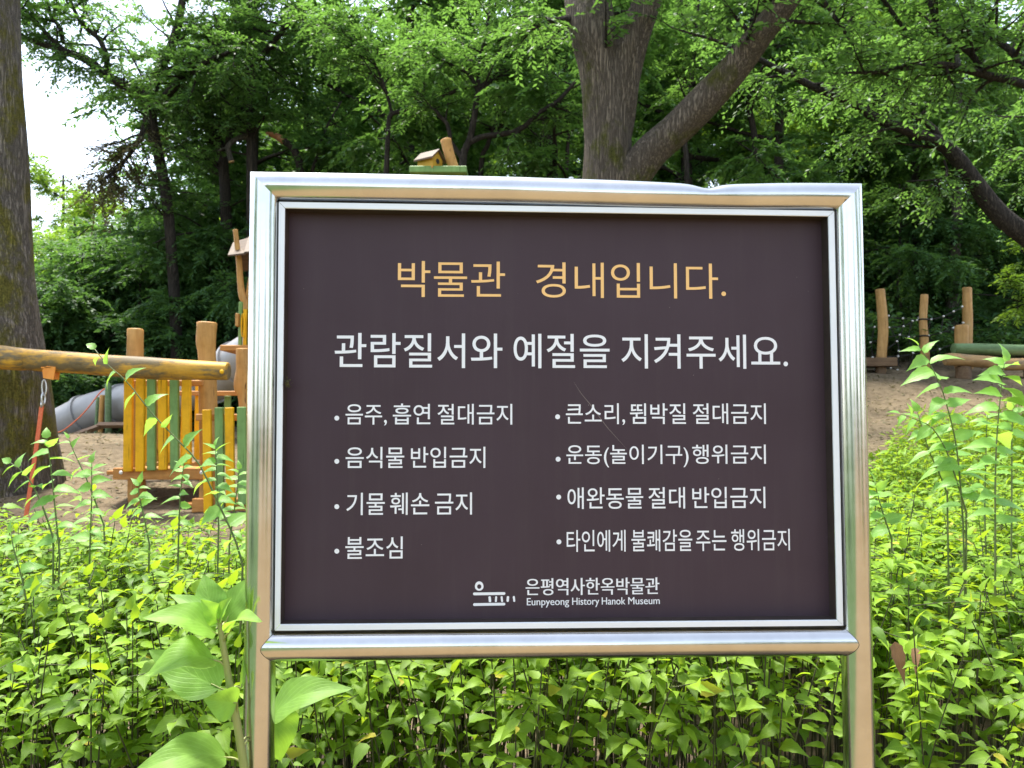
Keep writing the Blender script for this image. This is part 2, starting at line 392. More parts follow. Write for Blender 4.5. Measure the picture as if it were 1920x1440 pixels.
        if smooth and angle: me.set_sharp_from_angle(angle=R(angle))
        return o

def copy_tree(o, parent=None):
    c_ = o.copy(); COL.objects.link(c_)
    if parent is not None: c_.parent = parent
    for ch in list(o.children): copy_tree(ch, c_)
    return c_

def spline(pts, n_=24):
    """Catmull-Rom through rows of pts (any columns)"""
    pts = np.asarray(pts, float); m_ = len(pts)
    if m_ < 3:
        t_ = np.linspace(0, 1, n_)[:, None]; return pts[0] * (1 - t_) + pts[-1] * t_
    p = np.vstack([2 * pts[0] - pts[1], pts, 2 * pts[-1] - pts[-2]])
    out = []
    for x in np.linspace(0, m_ - 1 - 1e-6, n_):
        i = int(x); t_ = x - i; a, b_, c_, d = p[i:i + 4]
        out.append(.5 * (2 * b_ + (c_ - a) * t_ + (2 * a - 5 * b_ + 4 * c_ - d) * t_ ** 2 + (3 * b_ - a - 3 * c_ + d) * t_ ** 3))
    return np.array(out)

DZ = 0.
def limb_px(rows, n_=24):
    """rows (px, py, depth, radius_px) -> world points, radii"""
    q = spline(rows, n_); q[:, 2] += DZ
    return np.array([P(a, b_, c_) for a, b_, c_, _ in q]), np.maximum(q[:, 3], .3) * q[:, 2] / F_PX

# ------------------------------------------------------------------ leaves
def nrm(a): return a / (np.linalg.norm(a, axis=-1, keepdims=True) + 1e-12)

def leaf_proto(st, hw, fold=.25, teeth=0.):
    """returns verts (t, s, lift) and faces; s in units of the full width"""
    v = [(0, 0, 0)]; f = []
    for i, (t_, h_) in enumerate(zip(st, hw)):
        j = 1 + (teeth if i % 2 else -teeth)
        v += [(t_, 0, 0), (t_ - .02 * (i % 2), .5 * h_ * j, fold * .5 * h_), (t_ - .02 * (i % 2), -.5 * h_ * j, fold * .5 * h_)]
    v.append((1, 0, 0)); e = len(v) - 1
    f += [(0, 1, 2), (0, 3, 1)]
    for i in range(len(st) - 1):
        a = 1 + 3 * i; b_ = a + 3
        f += [(a, b_, b_ + 1, a + 1), (a, a + 2, b_ + 2, b_)]
    a = 1 + 3 * (len(st) - 1); f += [(a, e, a + 1), (a, a + 2, e)]
    return np.array(v, float), f
L_HI = leaf_proto([.05, .13, .23, .34, .45, .56, .66, .76, .86, .93], [.5, .86, 1., 1., .88, .7, .5, .3, .15, .07], .3, .085)
L_MID = leaf_proto([.1, .3, .52, .75], [.62, 1., .85, .4], .28)
L_TREE = (np.array([(0, 0, 0), (.45, .5, .1), (1, 0, 0), (.45, -.5, .1)], float), [(0, 2, 1), (0, 3, 2)])

def add_leaves(g, proto, pos, d, up, ln, wd, curl, tone):
    """vectorised: every leaf is the prototype laid along d with its face towards up"""
    V, Fc = proto; n_ = len(pos); k_ = len(V)
    d = nrm(d); side = nrm(np.cross(d, up)); nn = np.cross(side, d)
    t_ = V[:, 0][None]; s_ = V[:, 1][None]; z_ = V[:, 2][None]
    ln = ln[:, None]; wd = wd[:, None]; curl = curl[:, None]
    ang = curl * t_
    along = ln * np.where(np.abs(curl) > 1e-3, np.sin(ang) / np.where(np.abs(curl) > 1e-3, curl, 1), t_)
    drop = -ln * np.where(np.abs(curl) > 1e-3, (1 - np.cos(ang)) / np.where(np.abs(curl) > 1e-3, curl, 1), 0)
    lift = drop + wd * z_
    X = pos[:, None, :] + along[..., None] * d[:, None, :] + (wd * s_)[..., None] * side[:, None, :] + lift[..., None] * nn[:, None, :]
    loops = np.concatenate([np.array(f) for f in Fc]); sizes = np.array([len(f) for f in Fc])
    L = (np.arange(n_)[:, None] * k_ + loops[None]).ravel(); Z = np.tile(sizes, n_)
    uv = np.tile(np.stack([V[:, 0], V[:, 1] * 2], -1), (n_, 1))
    g.addn(X.reshape(-1, 3), L, Z, np.repeat(tone, k_), uv)

# ------------------------------------------------------------------ terrain
def sstep(x, a, b_):
    t_ = np.clip((x - a) / (b_ - a), 0, 1); return t_ * t_ * (3 - 2 * t_)

def hgt(x, y):
    x = np.asarray(x, float); y = np.asarray(y, float)
    az = x / np.maximum(y, 2.)
    r_ = sstep(az, -.5, .3)
    zl = np.interp(y, [4.2, 8, 11, 15, 22, 30, 60, 160], [0, .55, .95, 1.1, 1.5, 1.9, 3, 5])
    zr = np.interp(y, [4.2, 8, 12, 16, 22, 30, 45, 70, 160], [0, .85, 1.7, 2.42, 3.6, 6., 11.5, 21, 34])
    z = zl * (1 - r_) + zr * r_
    z = z + .25 * np.exp(-((x + 6.6) / 2.6) ** 2 - ((y - 12.5) / 1.8) ** 2)
    z = z + .035 * np.sin(x * 1.7 + y * .6) * sstep(y, 5, 9) + .05 * np.sin(x * .55 - y * .9) * sstep(y, 6, 12)
    z = z + 3.5 * sstep(-y, 45, 85)  # unseen ridge added as the dark line mirrored in the rails
    return z

gx = np.unique(np.concatenate([np.linspace(-260, -30, 24), np.linspace(-30, 30, 121), np.linspace(30, 260, 24)]))
gy = np.unique(np.concatenate([np.linspace(-260, -5, 30), np.linspace(-5, 40, 121), np.linspace(40, 260, 30)]))
XX, YY = np.meshgrid(gx, gy)
ZZ = hgt(XX, YY) + rng.normal(0, .012, XX.shape) * (YY > 4)
g = G(); g.grid(np.stack([XX, YY, ZZ], -1))
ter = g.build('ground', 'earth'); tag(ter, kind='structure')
wood = np.maximum(sstep(YY, 17.5, 22) * sstep(XX / np.maximum(YY, 1), -.62, -.35), sstep(-YY, 42, 50)).ravel()  # last term tints the added ridge dark
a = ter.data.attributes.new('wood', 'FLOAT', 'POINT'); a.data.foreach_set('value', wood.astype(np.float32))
M['added_lawn'] = noise_mat('added_lawn', [(.3, (.03, .06, .014)), (.7, (.075, .13, .03))], 14, rough=.95, bump_s=.6, bump_d=.03)
g = G(); A, B = np.meshgrid(np.linspace(-40, -1.15, 60), np.linspace(-38, 1.2, 60)); g.grid(np.stack([A, B, .008 + .006 * (1 + np.sin(A * 7) * np.sin(B * 9))], -1)); tag(g.build('added_lawn', 'added_lawn'), kind='structure')  # unseen green sheet added for the left post to mirror
g = G(); xs = np.linspace(-1.2, 40, 3); ys = np.linspace(-38, 1.2, 3); A, B = np.meshgrid(xs, ys)
g.grid(np.stack([A, B, np.full(A.shape, .004)], -1)); tag(g.build('path', 'paving', smooth=False), kind='structure')

# ================================================================== THE SIGN
YAW = R(2.3)
O = P(492, 787, 1.5); O = np.array([O[0], O[1], 0.])
U = np.array([math.cos(YAW), math.sin(YAW), 0]); NV = np.array([math.sin(YAW), -math.cos(YAW), 0])   # NV towards the camera
def S(px, py, off=0.):
    """pixel -> (u, v) on the sign plane moved 'off' metres towards the camera"""
    d = ray(px, py); o0 = np.array([0, 0, CAM_Z]); p0 = O + NV * off
    t_ = (p0 - o0).dot(NV) / d.dot(NV); q = o0 + d * t_ - p0
    return np.array([q.dot(U), q[2]])
def W(u, v, off=0.): return np.array([u, -off, v])       # local coordinates of the sign root (x=u, y=away, z=v)

sign = thing('sign', (O[0], O[1], 0), 'plum museum notice board with Korean rules in a steel pipe frame, in front of hedge', 'sign', rz=YAW)
RP, RB = .0292, .0279
lt_, lb_ = S(498, 351), S(485, 1440); rt_, rb_ = S(1587, 371), S(1611.5, 1440)
def post_ax(top, bot, v): return top[0] + (bot[0] - top[0]) * (v - top[1]) / (bot[1] - top[1])
vb_l, vb_r = S(515, 1211)[1], S(1580, 1201.5)[1]
def pipe(rows, ax):       # mitred sweep in the sign's own plane
    g = G(); g.grid(np.array(rows), True); return g
TH = np.linspace(0, 2 * np.pi, 40, endpoint=False)
def post_geo(top, bot, side):
    rows = []
    for v in np.linspace(-.05, 1, 30):
        ring = []
        for a_ in TH:
            du, dn = RP * math.cos(a_), RP * math.sin(a_)
            if v < 0: vv = -.05
            else: vv = (top[1]) * v
            if v == 1: vv = top[1] + (-du if side < 0 else du) * 1.0       # 45 degree mitre
            ring.append(W(post_ax(top, bot, vv) + du, vv, dn))
        rows.append(ring)
    return pipe(rows, 2)
post_geo(lt_, lb_, -1).build('post', 'steel_v', sign, local=True)
post_geo(rt_, rb_, 1).build('post', 'steel_v', sign, local=True)
# top rail, dented and slightly sagging
def rail_v(s_):   # centre height along the rail, measured from the photo's edges
    px = 498 + s_ * (1587 - 498)
    e = np.interp(px, [498, 640, 960, 1180, 1320, 1400, 1500, 1587], [351.0, 353, 359.5, 366, 369, 370, 370, 371])
    return S(px, e)
rows = []
NS = 120
for i in range(NS + 1):
    s_ = i / NS; c_ = rail_v(s_); px = 498 + s_ * 1089
    dent = math.exp(-((px - 1322) / 24) ** 2) * .006 + math.exp(-abs(px - 1322) / 75) * .007
    ring = []
    for a_ in TH:
        dv, dn = RP * math.cos(a_), RP * math.sin(a_)
        up_ = max(0, math.cos(a_ - .25))
        dv2 = dv - dent * up_ ** 1.5
        uu = c_[0]
        if i == 0: uu = lt_[0] - dv
        if i == NS: uu = rt_[0] + dv
        ring.append(W(uu, c_[1] + dv2, dn))
    rows.append(ring)
pipe(rows, 0).build('top_rail', 'steel_h', sign, local=True)
rows = []
for s_ in np.linspace(0, 1, 24):
    u_ = post_ax(lt_, lb_, vb_l) * (1 - s_) + post_ax(rt_, rb_, vb_r) * s_
    v_ = vb_l * (1 - s_) + vb_r * s_
    rows.append([W(u_, v_ + RB * math.cos(a_), RB * math.sin(a_)) for a_ in TH])
pipe(rows, 0).build('bottom_rail', 'steel_h', sign, local=True)
# weld bead where the lower rail meets each post
for tp, bt_, vv, sg in ((lt_, lb_, vb_l, 1), (rt_, rb_, vb_r, -1)):
    g = G(); ps = []
    for a_ in np.linspace(0, 2 * np.pi, 41)[:-1]:
        dv = RB * math.cos(a_); dn = RB * math.sin(a_)
        ps.append(W(post_ax(tp, bt_, vv) + sg * math.sqrt(RP * RP - dn * dn), vv + dv, dn * 1.0))
    ps = np.array(ps + [ps[0]]); g.tube(ps, .00055, 6, caps=False); g.build('weld_seam', 'grime_shade', sign, local=True)
# aluminium edging frame (front face plane OFF ahead of the pipe axis)
OFF = .012
oc = [S(*p, OFF) for p in ((522.5, 378), (1564.5, 395), (1581.5, 1173.5), (514.5, 1183))]
ic = [S(*p, OFF) for p in ((534, 390), (1553.5, 405.5), (1570, 1162.5), (525, 1171))]
DEP = .034
g = G()
for k in range(4):
    k2 = (k + 1) % 4
    a0, a1, b0, b1 = oc[k], oc[k2], ic[k], ic[k2]
    mid0, mid1 = (a0 * .5 + b0 * .5), (a1 * .5 + b1 * .5)
    e = .0004 * nrm(a1 - a0)
    prof = lambda A_, B_: [W(*A_, OFF - .02), W(*A_, OFF - .0015), W(*(A_ * .97 + B_ * .03), OFF), W(*(A_ * .1 + B_ * .9), OFF), W(*B_, OFF - .0006), W(*B_, OFF - .004)]
    g.grid(np.array([prof(a0 + e, b0 + e), prof(a1 - e, b1 - e)]))
g.build('edging', 'aluminium', sign, smooth=False, local=True)
# dark strip painted as the shadow in the slot between edging and pipes
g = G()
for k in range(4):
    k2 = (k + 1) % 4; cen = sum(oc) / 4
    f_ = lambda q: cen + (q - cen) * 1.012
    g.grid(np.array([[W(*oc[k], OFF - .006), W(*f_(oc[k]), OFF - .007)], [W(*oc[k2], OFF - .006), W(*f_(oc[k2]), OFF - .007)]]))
g.build('slot_shade', 'grime_shade', sign, smooth=False, local=True)
g = G()                    # recess walls coloured dark in place of the shadow behind the edging
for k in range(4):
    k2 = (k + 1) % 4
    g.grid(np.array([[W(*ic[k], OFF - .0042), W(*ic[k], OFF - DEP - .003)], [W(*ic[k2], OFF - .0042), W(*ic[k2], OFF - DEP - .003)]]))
g.build('recess', 'recess_shade', sign, smooth=False, local=True)
PO = OFF - DEP            # panel face
g = G(); cen = sum(ic) / 4
pc = [cen + (q - cen) * 1.012 for q in ic]
fr = [W(*q, PO) for q in pc]; bk = [W(*q, PO - .006) for q in pc]
g.add(np.array(fr + bk), [(3, 2, 1, 0), (4, 5, 6, 7), (0, 1, 5, 4), (1, 2, 6, 5), (2, 3, 7, 6), (3, 0, 4, 7)])
panel = g.build('panel', 'plum_vinyl', sign, smooth=False, local=True)

dg_font = None
def text_mesh(txt, embolden=0.):
    cu = bpy.data.curves.new('txt', 'FONT'); cu.body = txt; cu.size = 1; cu.offset = embolden; cu.resolution_u = 6
    ob = bpy.data.objects.new('txt', cu); COL.objects.link(ob)
    dg = bpy.context.evaluated_depsgraph_get()
    me = bpy.data.meshes.new_from_object(ob.evaluated_get(dg))
    V = np.array([v.co[:] for v in me.vertices]); Fs = [tuple(p.vertices) for p in me.polygons]
    bpy.data.objects.remove(ob); bpy.data.curves.remove(cu); bpy.data.meshes.remove(me)
    return V, Fs
def line(words, y_top, y_bot, mat='letter_white', emb=0., x_ref=None, bold=0.):
    """words: (text, px left, px right); heights measured at the line's left end"""
    full = ' '.join(w_[0] for w_ in words)
    Vf, _ = text_mesh(full, emb); f0, f1 = Vf[:, 1].min(), Vf[:, 1].max()
    xl = words[0][1] if x_ref is None else x_ref
    off = PO + .0007
    vt, vb = S(xl, y_top, off)[1], S(xl, y_bot, off)[1]
    g = G()
    for txt, a_, b_ in words:
        V, Fs = text_mesh(txt, emb)
        ua, ub = S(a_, (y_top + y_bot) / 2, off)[0], S(b_, (y_top + y_bot) / 2, off)[0]
        x0, x1 = V[:, 0].min(), V[:, 0].max()
        u_ = ua + (V[:, 0] - x0) / (x1 - x0) * (ub - ua)
        v_ = vb + (V[:, 1] - f0) / (f1 - f0) * (vt - vb)
        for k_, sh in enumerate(((0,) if not bold else (0, bold, -bold))):
            g.add(np.stack([u_ + sh, np.full(len(u_), -off + k_ * .00008), v_], -1), Fs)
    o_ = g.build('lettering', mat, panel, smooth=False, local=True)
    return o_
E = .004
line([('박물관', 746, 947)], 489, 556.5, 'letter_orange', -.002)
line([('경내입니다.', 1005, 1361)], 491.5, 558, 'letter_orange', -.002)
line([('관람질서와', 627.5, 942), ('예절을', 963, 1143), ('지켜주세요.', 1165, 1477)], 624, 689.5, emb=E)
line([('음주,', 648, 725.5), ('흡연', 736.5, 807), ('절대금지', 820.5, 960.5)], 756.5, 798, emb=E)
line([('음식물', 648, 758), ('반입금지', 770.5, 910)], 838, 878, emb=E)
line([('기물', 649.5, 721.5), ('훼손', 731.5, 805), ('금지', 815.5, 885)], 924, 966, emb=E)
line([('불조심', 647.5, 755)], 1006.5, 1048, emb=E)
line([('큰소리,', 1061, 1172), ('뜀박질', 1181, 1286), ('절대금지', 1299, 1436)], 756, 797, emb=E)
line([('운동(놀이기구)', 1062, 1291), ('행위금지', 1298, 1436)], 834, 876.5, emb=E)
line([('애완동물', 1064, 1206), ('절대', 1216, 1284.5), ('반입금지', 1298, 1435)], 914, 954.5, emb=E)
line([('타인에게', 1062.5, 1173), ('불쾌감을', 1184, 1298), ('주는', 1305, 1362), ('행위금지', 1371, 1481)], 994, 1035, emb=E)
line([('은평역사한옥박물관', 986, 1236)], 1084.5, 1116.5, bold=.0005)
line([('Eunpyeong', 988, 1067), ('History', 1073, 1123.5), ('Hanok', 1128.5, 1172.5), ('Museum', 1178, 1237)], 1121.5, 1139.5, bold=.00022)
def flat_poly(g, pxs):
    off = PO + .0007
    g.add(np.array([W(*S(x, y, off), off) for x, y in pxs]), [tuple(range(len(pxs)))[::-1]])
for bx, by in ((631.5, 784), (631.5, 865), (631.5, 950), (631.5, 1033.5), (1045.5, 781.5), (1046.5, 861), (1047.5, 932), (1048, 1016)):
    g = G(); flat_poly(g, [(bx + 4.6 * math.cos(t_), by + 4.6 * math.sin(t_)) for t_ in np.linspace(0, 2 * np.pi, 20, endpoint=False)])
    g.build('bullet', 'letter_white', panel, smooth=False, local=True)
g = G(); off = PO + .0007      # emblem: drop ring, two strokes, five ticks
th = np.linspace(0, 2 * np.pi, 33)
outer = [(898.5 + 8.1 * math.cos(t_), 1099.6 + (8 if math.sin(t_) > 0 else 9.6) * math.sin(t_)) for t_ in th]
inner = [(898.5 + 3.9 * math.cos(t_), 1099.8 + 4.3 * math.sin(t_)) for t_ in th]
g.grid(np.array([[W(*S(x, y, off), off) for x, y in outer], [W(*S(x, y, off), off) for x, y in inner]]))
def stroke(x0, y0, x1, y1, hw):
    d = nrm(np.array([x1 - x0, y1 - y0])); q = np.array([-d[1], d[0]]) * hw; pts = []
    for k in range(9):
        a_ = math.pi / 2 - math.pi * k / 8; pts.append(np.array([x1, y1]) - d * hw + d * hw * math.cos(a_) + q * math.sin(a_))
    for k in range(9):
        a_ = -math.pi / 2 - math.pi * k / 8; pts.append(np.array([x0, y0]) + d * hw + d * hw * math.cos(a_) + q * math.sin(a_))
    flat_poly(g, pts[::-1])
stroke(886.8, 1113.6, 947.6, 1112.8, 2.6); stroke(887, 1133.6, 947.6, 1132.6, 2.6)
for k, tx in enumerate((918.4, 930, 941, 952.2, 963.8)): stroke(tx - .6 + (k % 2), 1117.8 - k * .1, tx + .6 - (k % 2), 1129.3 - k * .2, 2.3 if k in (0, 3) else 1.9)
g.build('emblem', 'letter_white', panel, smooth=False, local=True)
# long faint scratch across the print
q = spline([(1076, 716), (1090, 738), (1108, 760), (1136, 798), (1150, 814), (1178, 845)], 30)
g = G(); rows = []
for i, (x, y) in enumerate(q):
    h_ = .35 * math.sin(math.pi * i / 29) + .06
    rows.append([W(*S(x - h_, y + h_ * .7, PO + .0004), PO + .0004), W(*S(x + h_, y - h_ * .7, PO + .0004), PO + .0004)])
g.grid(np.array(rows)); g.build('scratch', 'scratch', panel, smooth=False, local=True)

# dried debris stuck on the left edging
deb = O + U * S(540, 718, OFF)[0] + NV * (OFF + .001) + np.array([0, 0, S(540, 718, OFF)[1]])
g = G(); rr = np.random.default_rng(5); n_ = 46
dv = nrm(rr.normal(size=(n_, 3))); 
add_leaves(g, L_MID, deb + rr.normal(size=(n_, 3)) * [.0028, .0012, .0048], dv, nrm(rr.normal(size=(n_, 3))), rr.uniform(.004, .011, n_), rr.uniform(.0015, .004, n_), rr.uniform(-1.5, 1.5, n_), rr.uniform(0, 1, n_))
tag(g.build('dry_debris', 'brown_leaf'), 'tiny tuft of dry brown debris stuck to left edge of the board', 'debris')

# ================================================================== HEDGE
def hedge_top(x, y):
    """top surface of the hedge above the ground datum"""
    base = 1.04 + .04 * np.sin(x * 2.3 + 1) + .03 * np.sin(x * 5.1 + y * 3)
    base = base + .05 * sstep(x, .6, 1.2) 
    return base
def hedge_back(x): return np.where(x > .6, 5.2, 3.55)
def build_hedge():
    rr = np.random.default_rng(3)
    gs, gl = G(), G()
    pos, dr, up, ln, wd, cu, tn = [], [], [], [], [], [], []
    pos2, dr2, up2, ln2, wd2, cu2, tn2 = [], [], [], [], [], [], []
    def leaf(p, d, far, scale, tone, curl=None, top=False):
        u_ = nrm(np.array([0, 0, 1.]) + rr.normal(0, .2 if top else .38, 3) + np.array([0, -.06 if top else -.25, 0]))
        tgt = (pos2, dr2, up2, ln2, wd2, cu2, tn2) if far else (pos, dr, up, ln, wd, cu, tn)
        l_ = (rr.uniform(.04, .08) if rr.random() > .2 else rr.uniform(.022, .045)) * scale
        for lst, val in zip(tgt, (p, d, u_, l_, l_ * rr.uniform(.41, .54), rr.uniform(.3, 1.3) if curl is None else curl, min(tone, .93) if rr.random() > .012 else 1.)): lst.append(val)
    nst = 2700
    xs_ = rr.uniform(-3.0, 4.4, nst); k = 0
    for i in range(nst):
        x0 = xs_[i]; yb = float(hedge_back(x0)); 
        # denser towards the front face
        y0 = 1.86 + (yb - 1.86) * rr.uniform(0, 1) ** 1.35
        if abs(x0) > .62 * y0 + 1.0: continue
        z0 = float(hgt(x0, y0)); ht = float(hedge_top(x0, y0)) * (rr.uniform(.84, 1.05) if rr.random() > .025 else rr.uniform(1.05, 1.2))
        front = y0 < 2.15; far = y0 > 2.75
        lean = np.array([rr.normal(0, .10), rr.normal(-.05 if front else 0, .09), 0])
        ts = np.linspace(0, 1, 7)
        pts = np.array([[x0, y0, z0]]) + np.outer(ts, [0, 0, ht]) + np.outer(ts ** 2.0, lean) + np.outer(np.sin(ts * 3 + i), [.012, .012, 0])
        pts[:, 1] = np.maximum(pts[:, 1], 1.72)
        gs.tube(pts, np.interp(ts, [0, 1], [rr.uniform(.0028, .005), .0014]), 4, caps=False)
        tone = rr.uniform(.2, .8)
        # leaves on the main stem
        nl = int(rr.integers(13, 20))
        for j in range(nl):
            t_ = 1 - (j / nl) ** 1.15 * (.5 if front else .45)
            if t_ < .7 and front and rr.random() < .6: continue
            p = np.array([np.interp(t_, ts, pts[:, a_]) for a_ in range(3)])
            az = j * 2.4 + rr.normal(0, .5)
            d = np.array([math.cos(az), math.sin(az), rr.uniform(-.15, .5)])
            if j == 0: d = d * .4 + np.array([0, 0, 1])
            leaf(p + nrm(d) * .008, d, far, 1. if t_ < .9 else .78, np.clip(tone + rr.normal(0, .2) + (t_ - .7) * .5, 0, 1), top=t_ > .8 and not front)
        # side twigs
        for b_ in range(int(rr.integers(1, 4) if front else rr.integers(6, 9))):
            t_ = rr.uniform(.74, .99) if not front else rr.uniform(.12, .97)
            p = np.array([np.interp(t_, ts, pts[:, a_]) for a_ in range(3)])
            az = rr.uniform(0, 6.28) if not front else rr.uniform(-2.7, -.4)
            L_ = rr.uniform(.08, .22); d = np.array([math.cos(az), math.sin(az), rr.uniform(-.05, .5)])
            q = np.array([p + d * L_ * s_ + np.array([0, 0, -.10 * L_ * s_ * s_]) for s_ in np.linspace(0, 1, 4)])
            q[:, 1] = np.maximum(q[:, 1], 1.66)
            gs.tube(q, [.0017, .0014, .0011, .0008], 3, caps=False)
            n2 = int(rr.integers(4, 7))
            for j in range(n2):
                s_ = (j + 1) / n2; pp = np.array([np.interp(s_, np.linspace(0, 1, 4), q[:, a_]) for a_ in range(3)])
                sd = np.cross(d, [0, 0, 1]) * (1 if j % 2 else -1)
                dd = d * .7 + sd * (.9 if j < n2 - 1 else .1) + np.array([0, 0, rr.uniform(-.45, .1) if t_ < .8 or front else rr.uniform(-.18, .08)])
                leaf(pp, dd, far, rr.uniform(.75, 1.05), np.clip(tone + rr.normal(0, .22), 0, 1), top=t_ > .8 and not front)
    for A_, pr in (((pos, dr, up, ln, wd, cu, tn), L_HI), ((pos2, dr2, up2, ln2, wd2, cu2, tn2), L_MID)):
        A_ = [np.array(v) for v in A_]; add_leaves(gl, pr, *A_)
    h = thing('hedge', (0, 2.6, 0), 'long bright green leafy hedge running behind the sign across the foreground', 'hedge')
    gs.build('stems', 'hedge_stem', h); gl.build('foliage', 'hedge_leaf', h)
    print('hedge leaves', len(pos), len(pos2))
build_hedge()

# soil strip under the hedge (dark humus sheet)
M['humus'] = noise_mat('humus', [(.3, (.025, .018, .012)), (.55, (.07, .05, .03)), (.75, (.15, .11, .07))], 30, rough=.95, bump_s=.8, bump_d=.02)
g = G(); A, B = np.meshgrid(np.linspace(-6, 7, 40), np.linspace(1.25, 3.5, 14)); g.grid(np.stack([A, B, .006 + .004 * np.sin(A * 9) * np.sin(B * 11) + .004], -1))
tag(g.build('soil', 'humus'), kind='structure')

# tall single shoots standing out of the hedge
SHOOT_GROUP = 'tall shoots rising above the hedge'
def shoot(rows, depth, nleaf, lpx, label, seed, name='tall_shoot', tip=True, bare=.35):
    rr = np.random.default_rng(seed)
    q = spline([(x, y, depth) for x, y in rows], 20)
    pts = np.array([P(*r_) for r_ in q])
    base = pts[-1].copy(); foot = np.array([base[0] + rr.normal(0, .03), base[1] + .03, float(hgt(base[0], base[1]))])
    low = np.array([base * (1 - t_) + foot * t_ for t_ in np.linspace(.12, 1, 8)])
    allp = np.vstack([pts, low])
    t = thing(name, tuple(foot), label, 'plant shoot', SHOOT_GROUP)
    g = G(); g.tube(allp, np.interp(np.linspace(0, 1, len(allp)), [0, .5, 1], [.0009, .0022, .0034]), 6); g.build('stem', 'green_stem', t)
    n_ = int(nleaf * 1.3); pos, dr, up = [], [], []; ln = []
    tang = nrm(pts[0] - pts[4])
    for j in range(n_):
        s_ = (j / n_) ** .9 * .97; p = np.array([np.interp(s_, np.linspace(0, 1, 20), pts[:, a_]) for a_ in range(3)])
        k_ = min(18, int(s_ * 19)); tg = nrm(pts[k_] - pts[k_ + 1])
        side = nrm(np.cross(tg, [0, 1, .2])) * (1 if j % 2 else -1)
        d = side * 1.0 + tg * (.35 if j > 2 else .9) + np.array([0, rr.normal(-.15, .45), -.12 * min(j, 4) / 2 + rr.normal(0, .12)])
        if j == 0: d = tang
        pos.append(p); dr.append(d); up.append(nrm(np.array([0, -.55, 1]) + rr.normal(0, .3, 3)))
        ln.append((1.12 if rows[0][0] > 900 else 1.02) * lpx * depth / F_PX * (.62 + .38 * min(1, j / 4)) * rr.uniform(.82, 1.12))
    ln = np.array(ln); g = G()
    add_leaves(g, L_HI, np.array(pos), np.array(dr), np.array(up), ln, ln * rr.uniform(.42, .55, n_), rr.uniform(.35, 1.2, n_), rr.uniform(.35, 1, n_))
    g.build('leaves', 'shoot_leaf', t)
    return t
SH = [
 ([(178, 655), (200, 682), (240, 718), (285, 775), (330, 822), (372, 868), (405, 935), (440, 1010), (455, 1060)], 1.95, 15, 52, 'longest arching shoot, crossing in front of the yellow and green slats'),
 ([(88, 822), (92, 850), (98, 900), (104, 960), (112, 1040)], 2.3, 11, 46, 'leafy shoot in front of the mossy trunk, right of the red strap'),
 ([(20, 868), (38, 880), (58, 905), (80, 950), (100, 1010)], 2.3, 9, 42, 'leaning shoot at far left edge, in front of the red strap'),
 ([(172, 868), (172, 890), (172, 930), (170, 990), (168, 1050)], 2.4, 10, 40, 'upright shoot in front of the bare mound beside the trunk'),
 ([(128, 822), (140, 850), (165, 905), (195, 985)], 2.55, 8, 32, 'thin slanting shoot below the grey slide mouth'),
 ([(262, 905), (260, 925), (268, 960), (280, 1020)], 2.5, 9, 36, 'short shoot in front of the leaning platform leg'),
 ([(345, 868), (342, 890), (338, 930), (335, 1000)], 2.5, 10, 34, 'pale shoot under the deck beam, left of the lower slats'),
 ([(404, 835), (405, 862), (407, 910), (410, 990)], 2.45, 12, 36, 'upright shoot in front of the lower green slat'),
 ([(448, 880), (446, 905), (440, 950), (430, 1020)], 2.5, 10, 34, 'shoot touching the left post of the sign'),
 ([(20, 1000), (26, 1030), (40, 1080), (50, 1130)], 2.15, 8, 44, 'low shoot at left edge of the hedge top'),
 ([(1722, 648), (1738, 672), (1762, 720), (1778, 770), (1792, 830), (1800, 900), (1806, 985)], 2.3, 17, 54, 'taller of the two tall shoots right of the sign, in front of the rope net'),
 ([(1884, 678), (1880, 706), (1874, 760), (1868, 840), (1866, 920), (1866, 1010)], 2.15, 18, 62, 'sturdy upright shoot near right edge, in front of the logs'),
 ([(1688, 776), (1710, 784), (1745, 800), (1772, 840), (1790, 890), (1812, 960)], 2.3, 10, 40, 'shoot bowing left over the low ground cover'),
 ([(1720, 772), (1728, 800), (1742, 845), (1762, 890), (1776, 925)], 2.4, 8, 40, 'small straight shoot between the bowing shoot and the tallest one'),
 ([(1900, 760), (1898, 790), (1897, 850), (1897, 930)], 2.5, 10, 40, 'shoot at the right edge of the picture'),
 ([(1852, 772), (1850, 800), (1848, 870), (1846, 960)], 2.6, 10, 36, 'slender shoot left of the sturdy upright shoot'),
 ([(1640, 905), (1645, 925), (1655, 960), (1672, 1010)], 2.3, 8, 40, 'short shoot beside the right post of the sign'),
]
for k, (rows, dep, nl, lp, lab) in enumerate(SH): shoot(rows, dep, nl, lp, lab, 40 + k)

# two dead brown leaves caught in the hedge
for k, (b0, b1, wpx, lab) in enumerate((((1678, 1203), (1698, 1284), 30, 'larger curled brown dead leaf caught in the hedge right of the sign'), ((1716, 1214), (1718, 1262), 20, 'smaller brown dead leaf hanging right of the larger one'))):
    p0, p1 = P(*b0, 1.79), P(*b1, 1.75); L_ = np.linalg.norm(p1 - p0); g = G()
    add_leaves(g, L_HI, p0[None], (p1 - p0)[None], np.array([[-.35, -1, .15]]), np.array([L_ * 1.05]), np.array([wpx * 1.35 / F_PX]), np.array([.35]), np.array([.5]))
    o_ = g.build('dead_leaf', 'dead_leaf'); tag(o_, lab, 'leaf', 'dead leaves in the hedge')

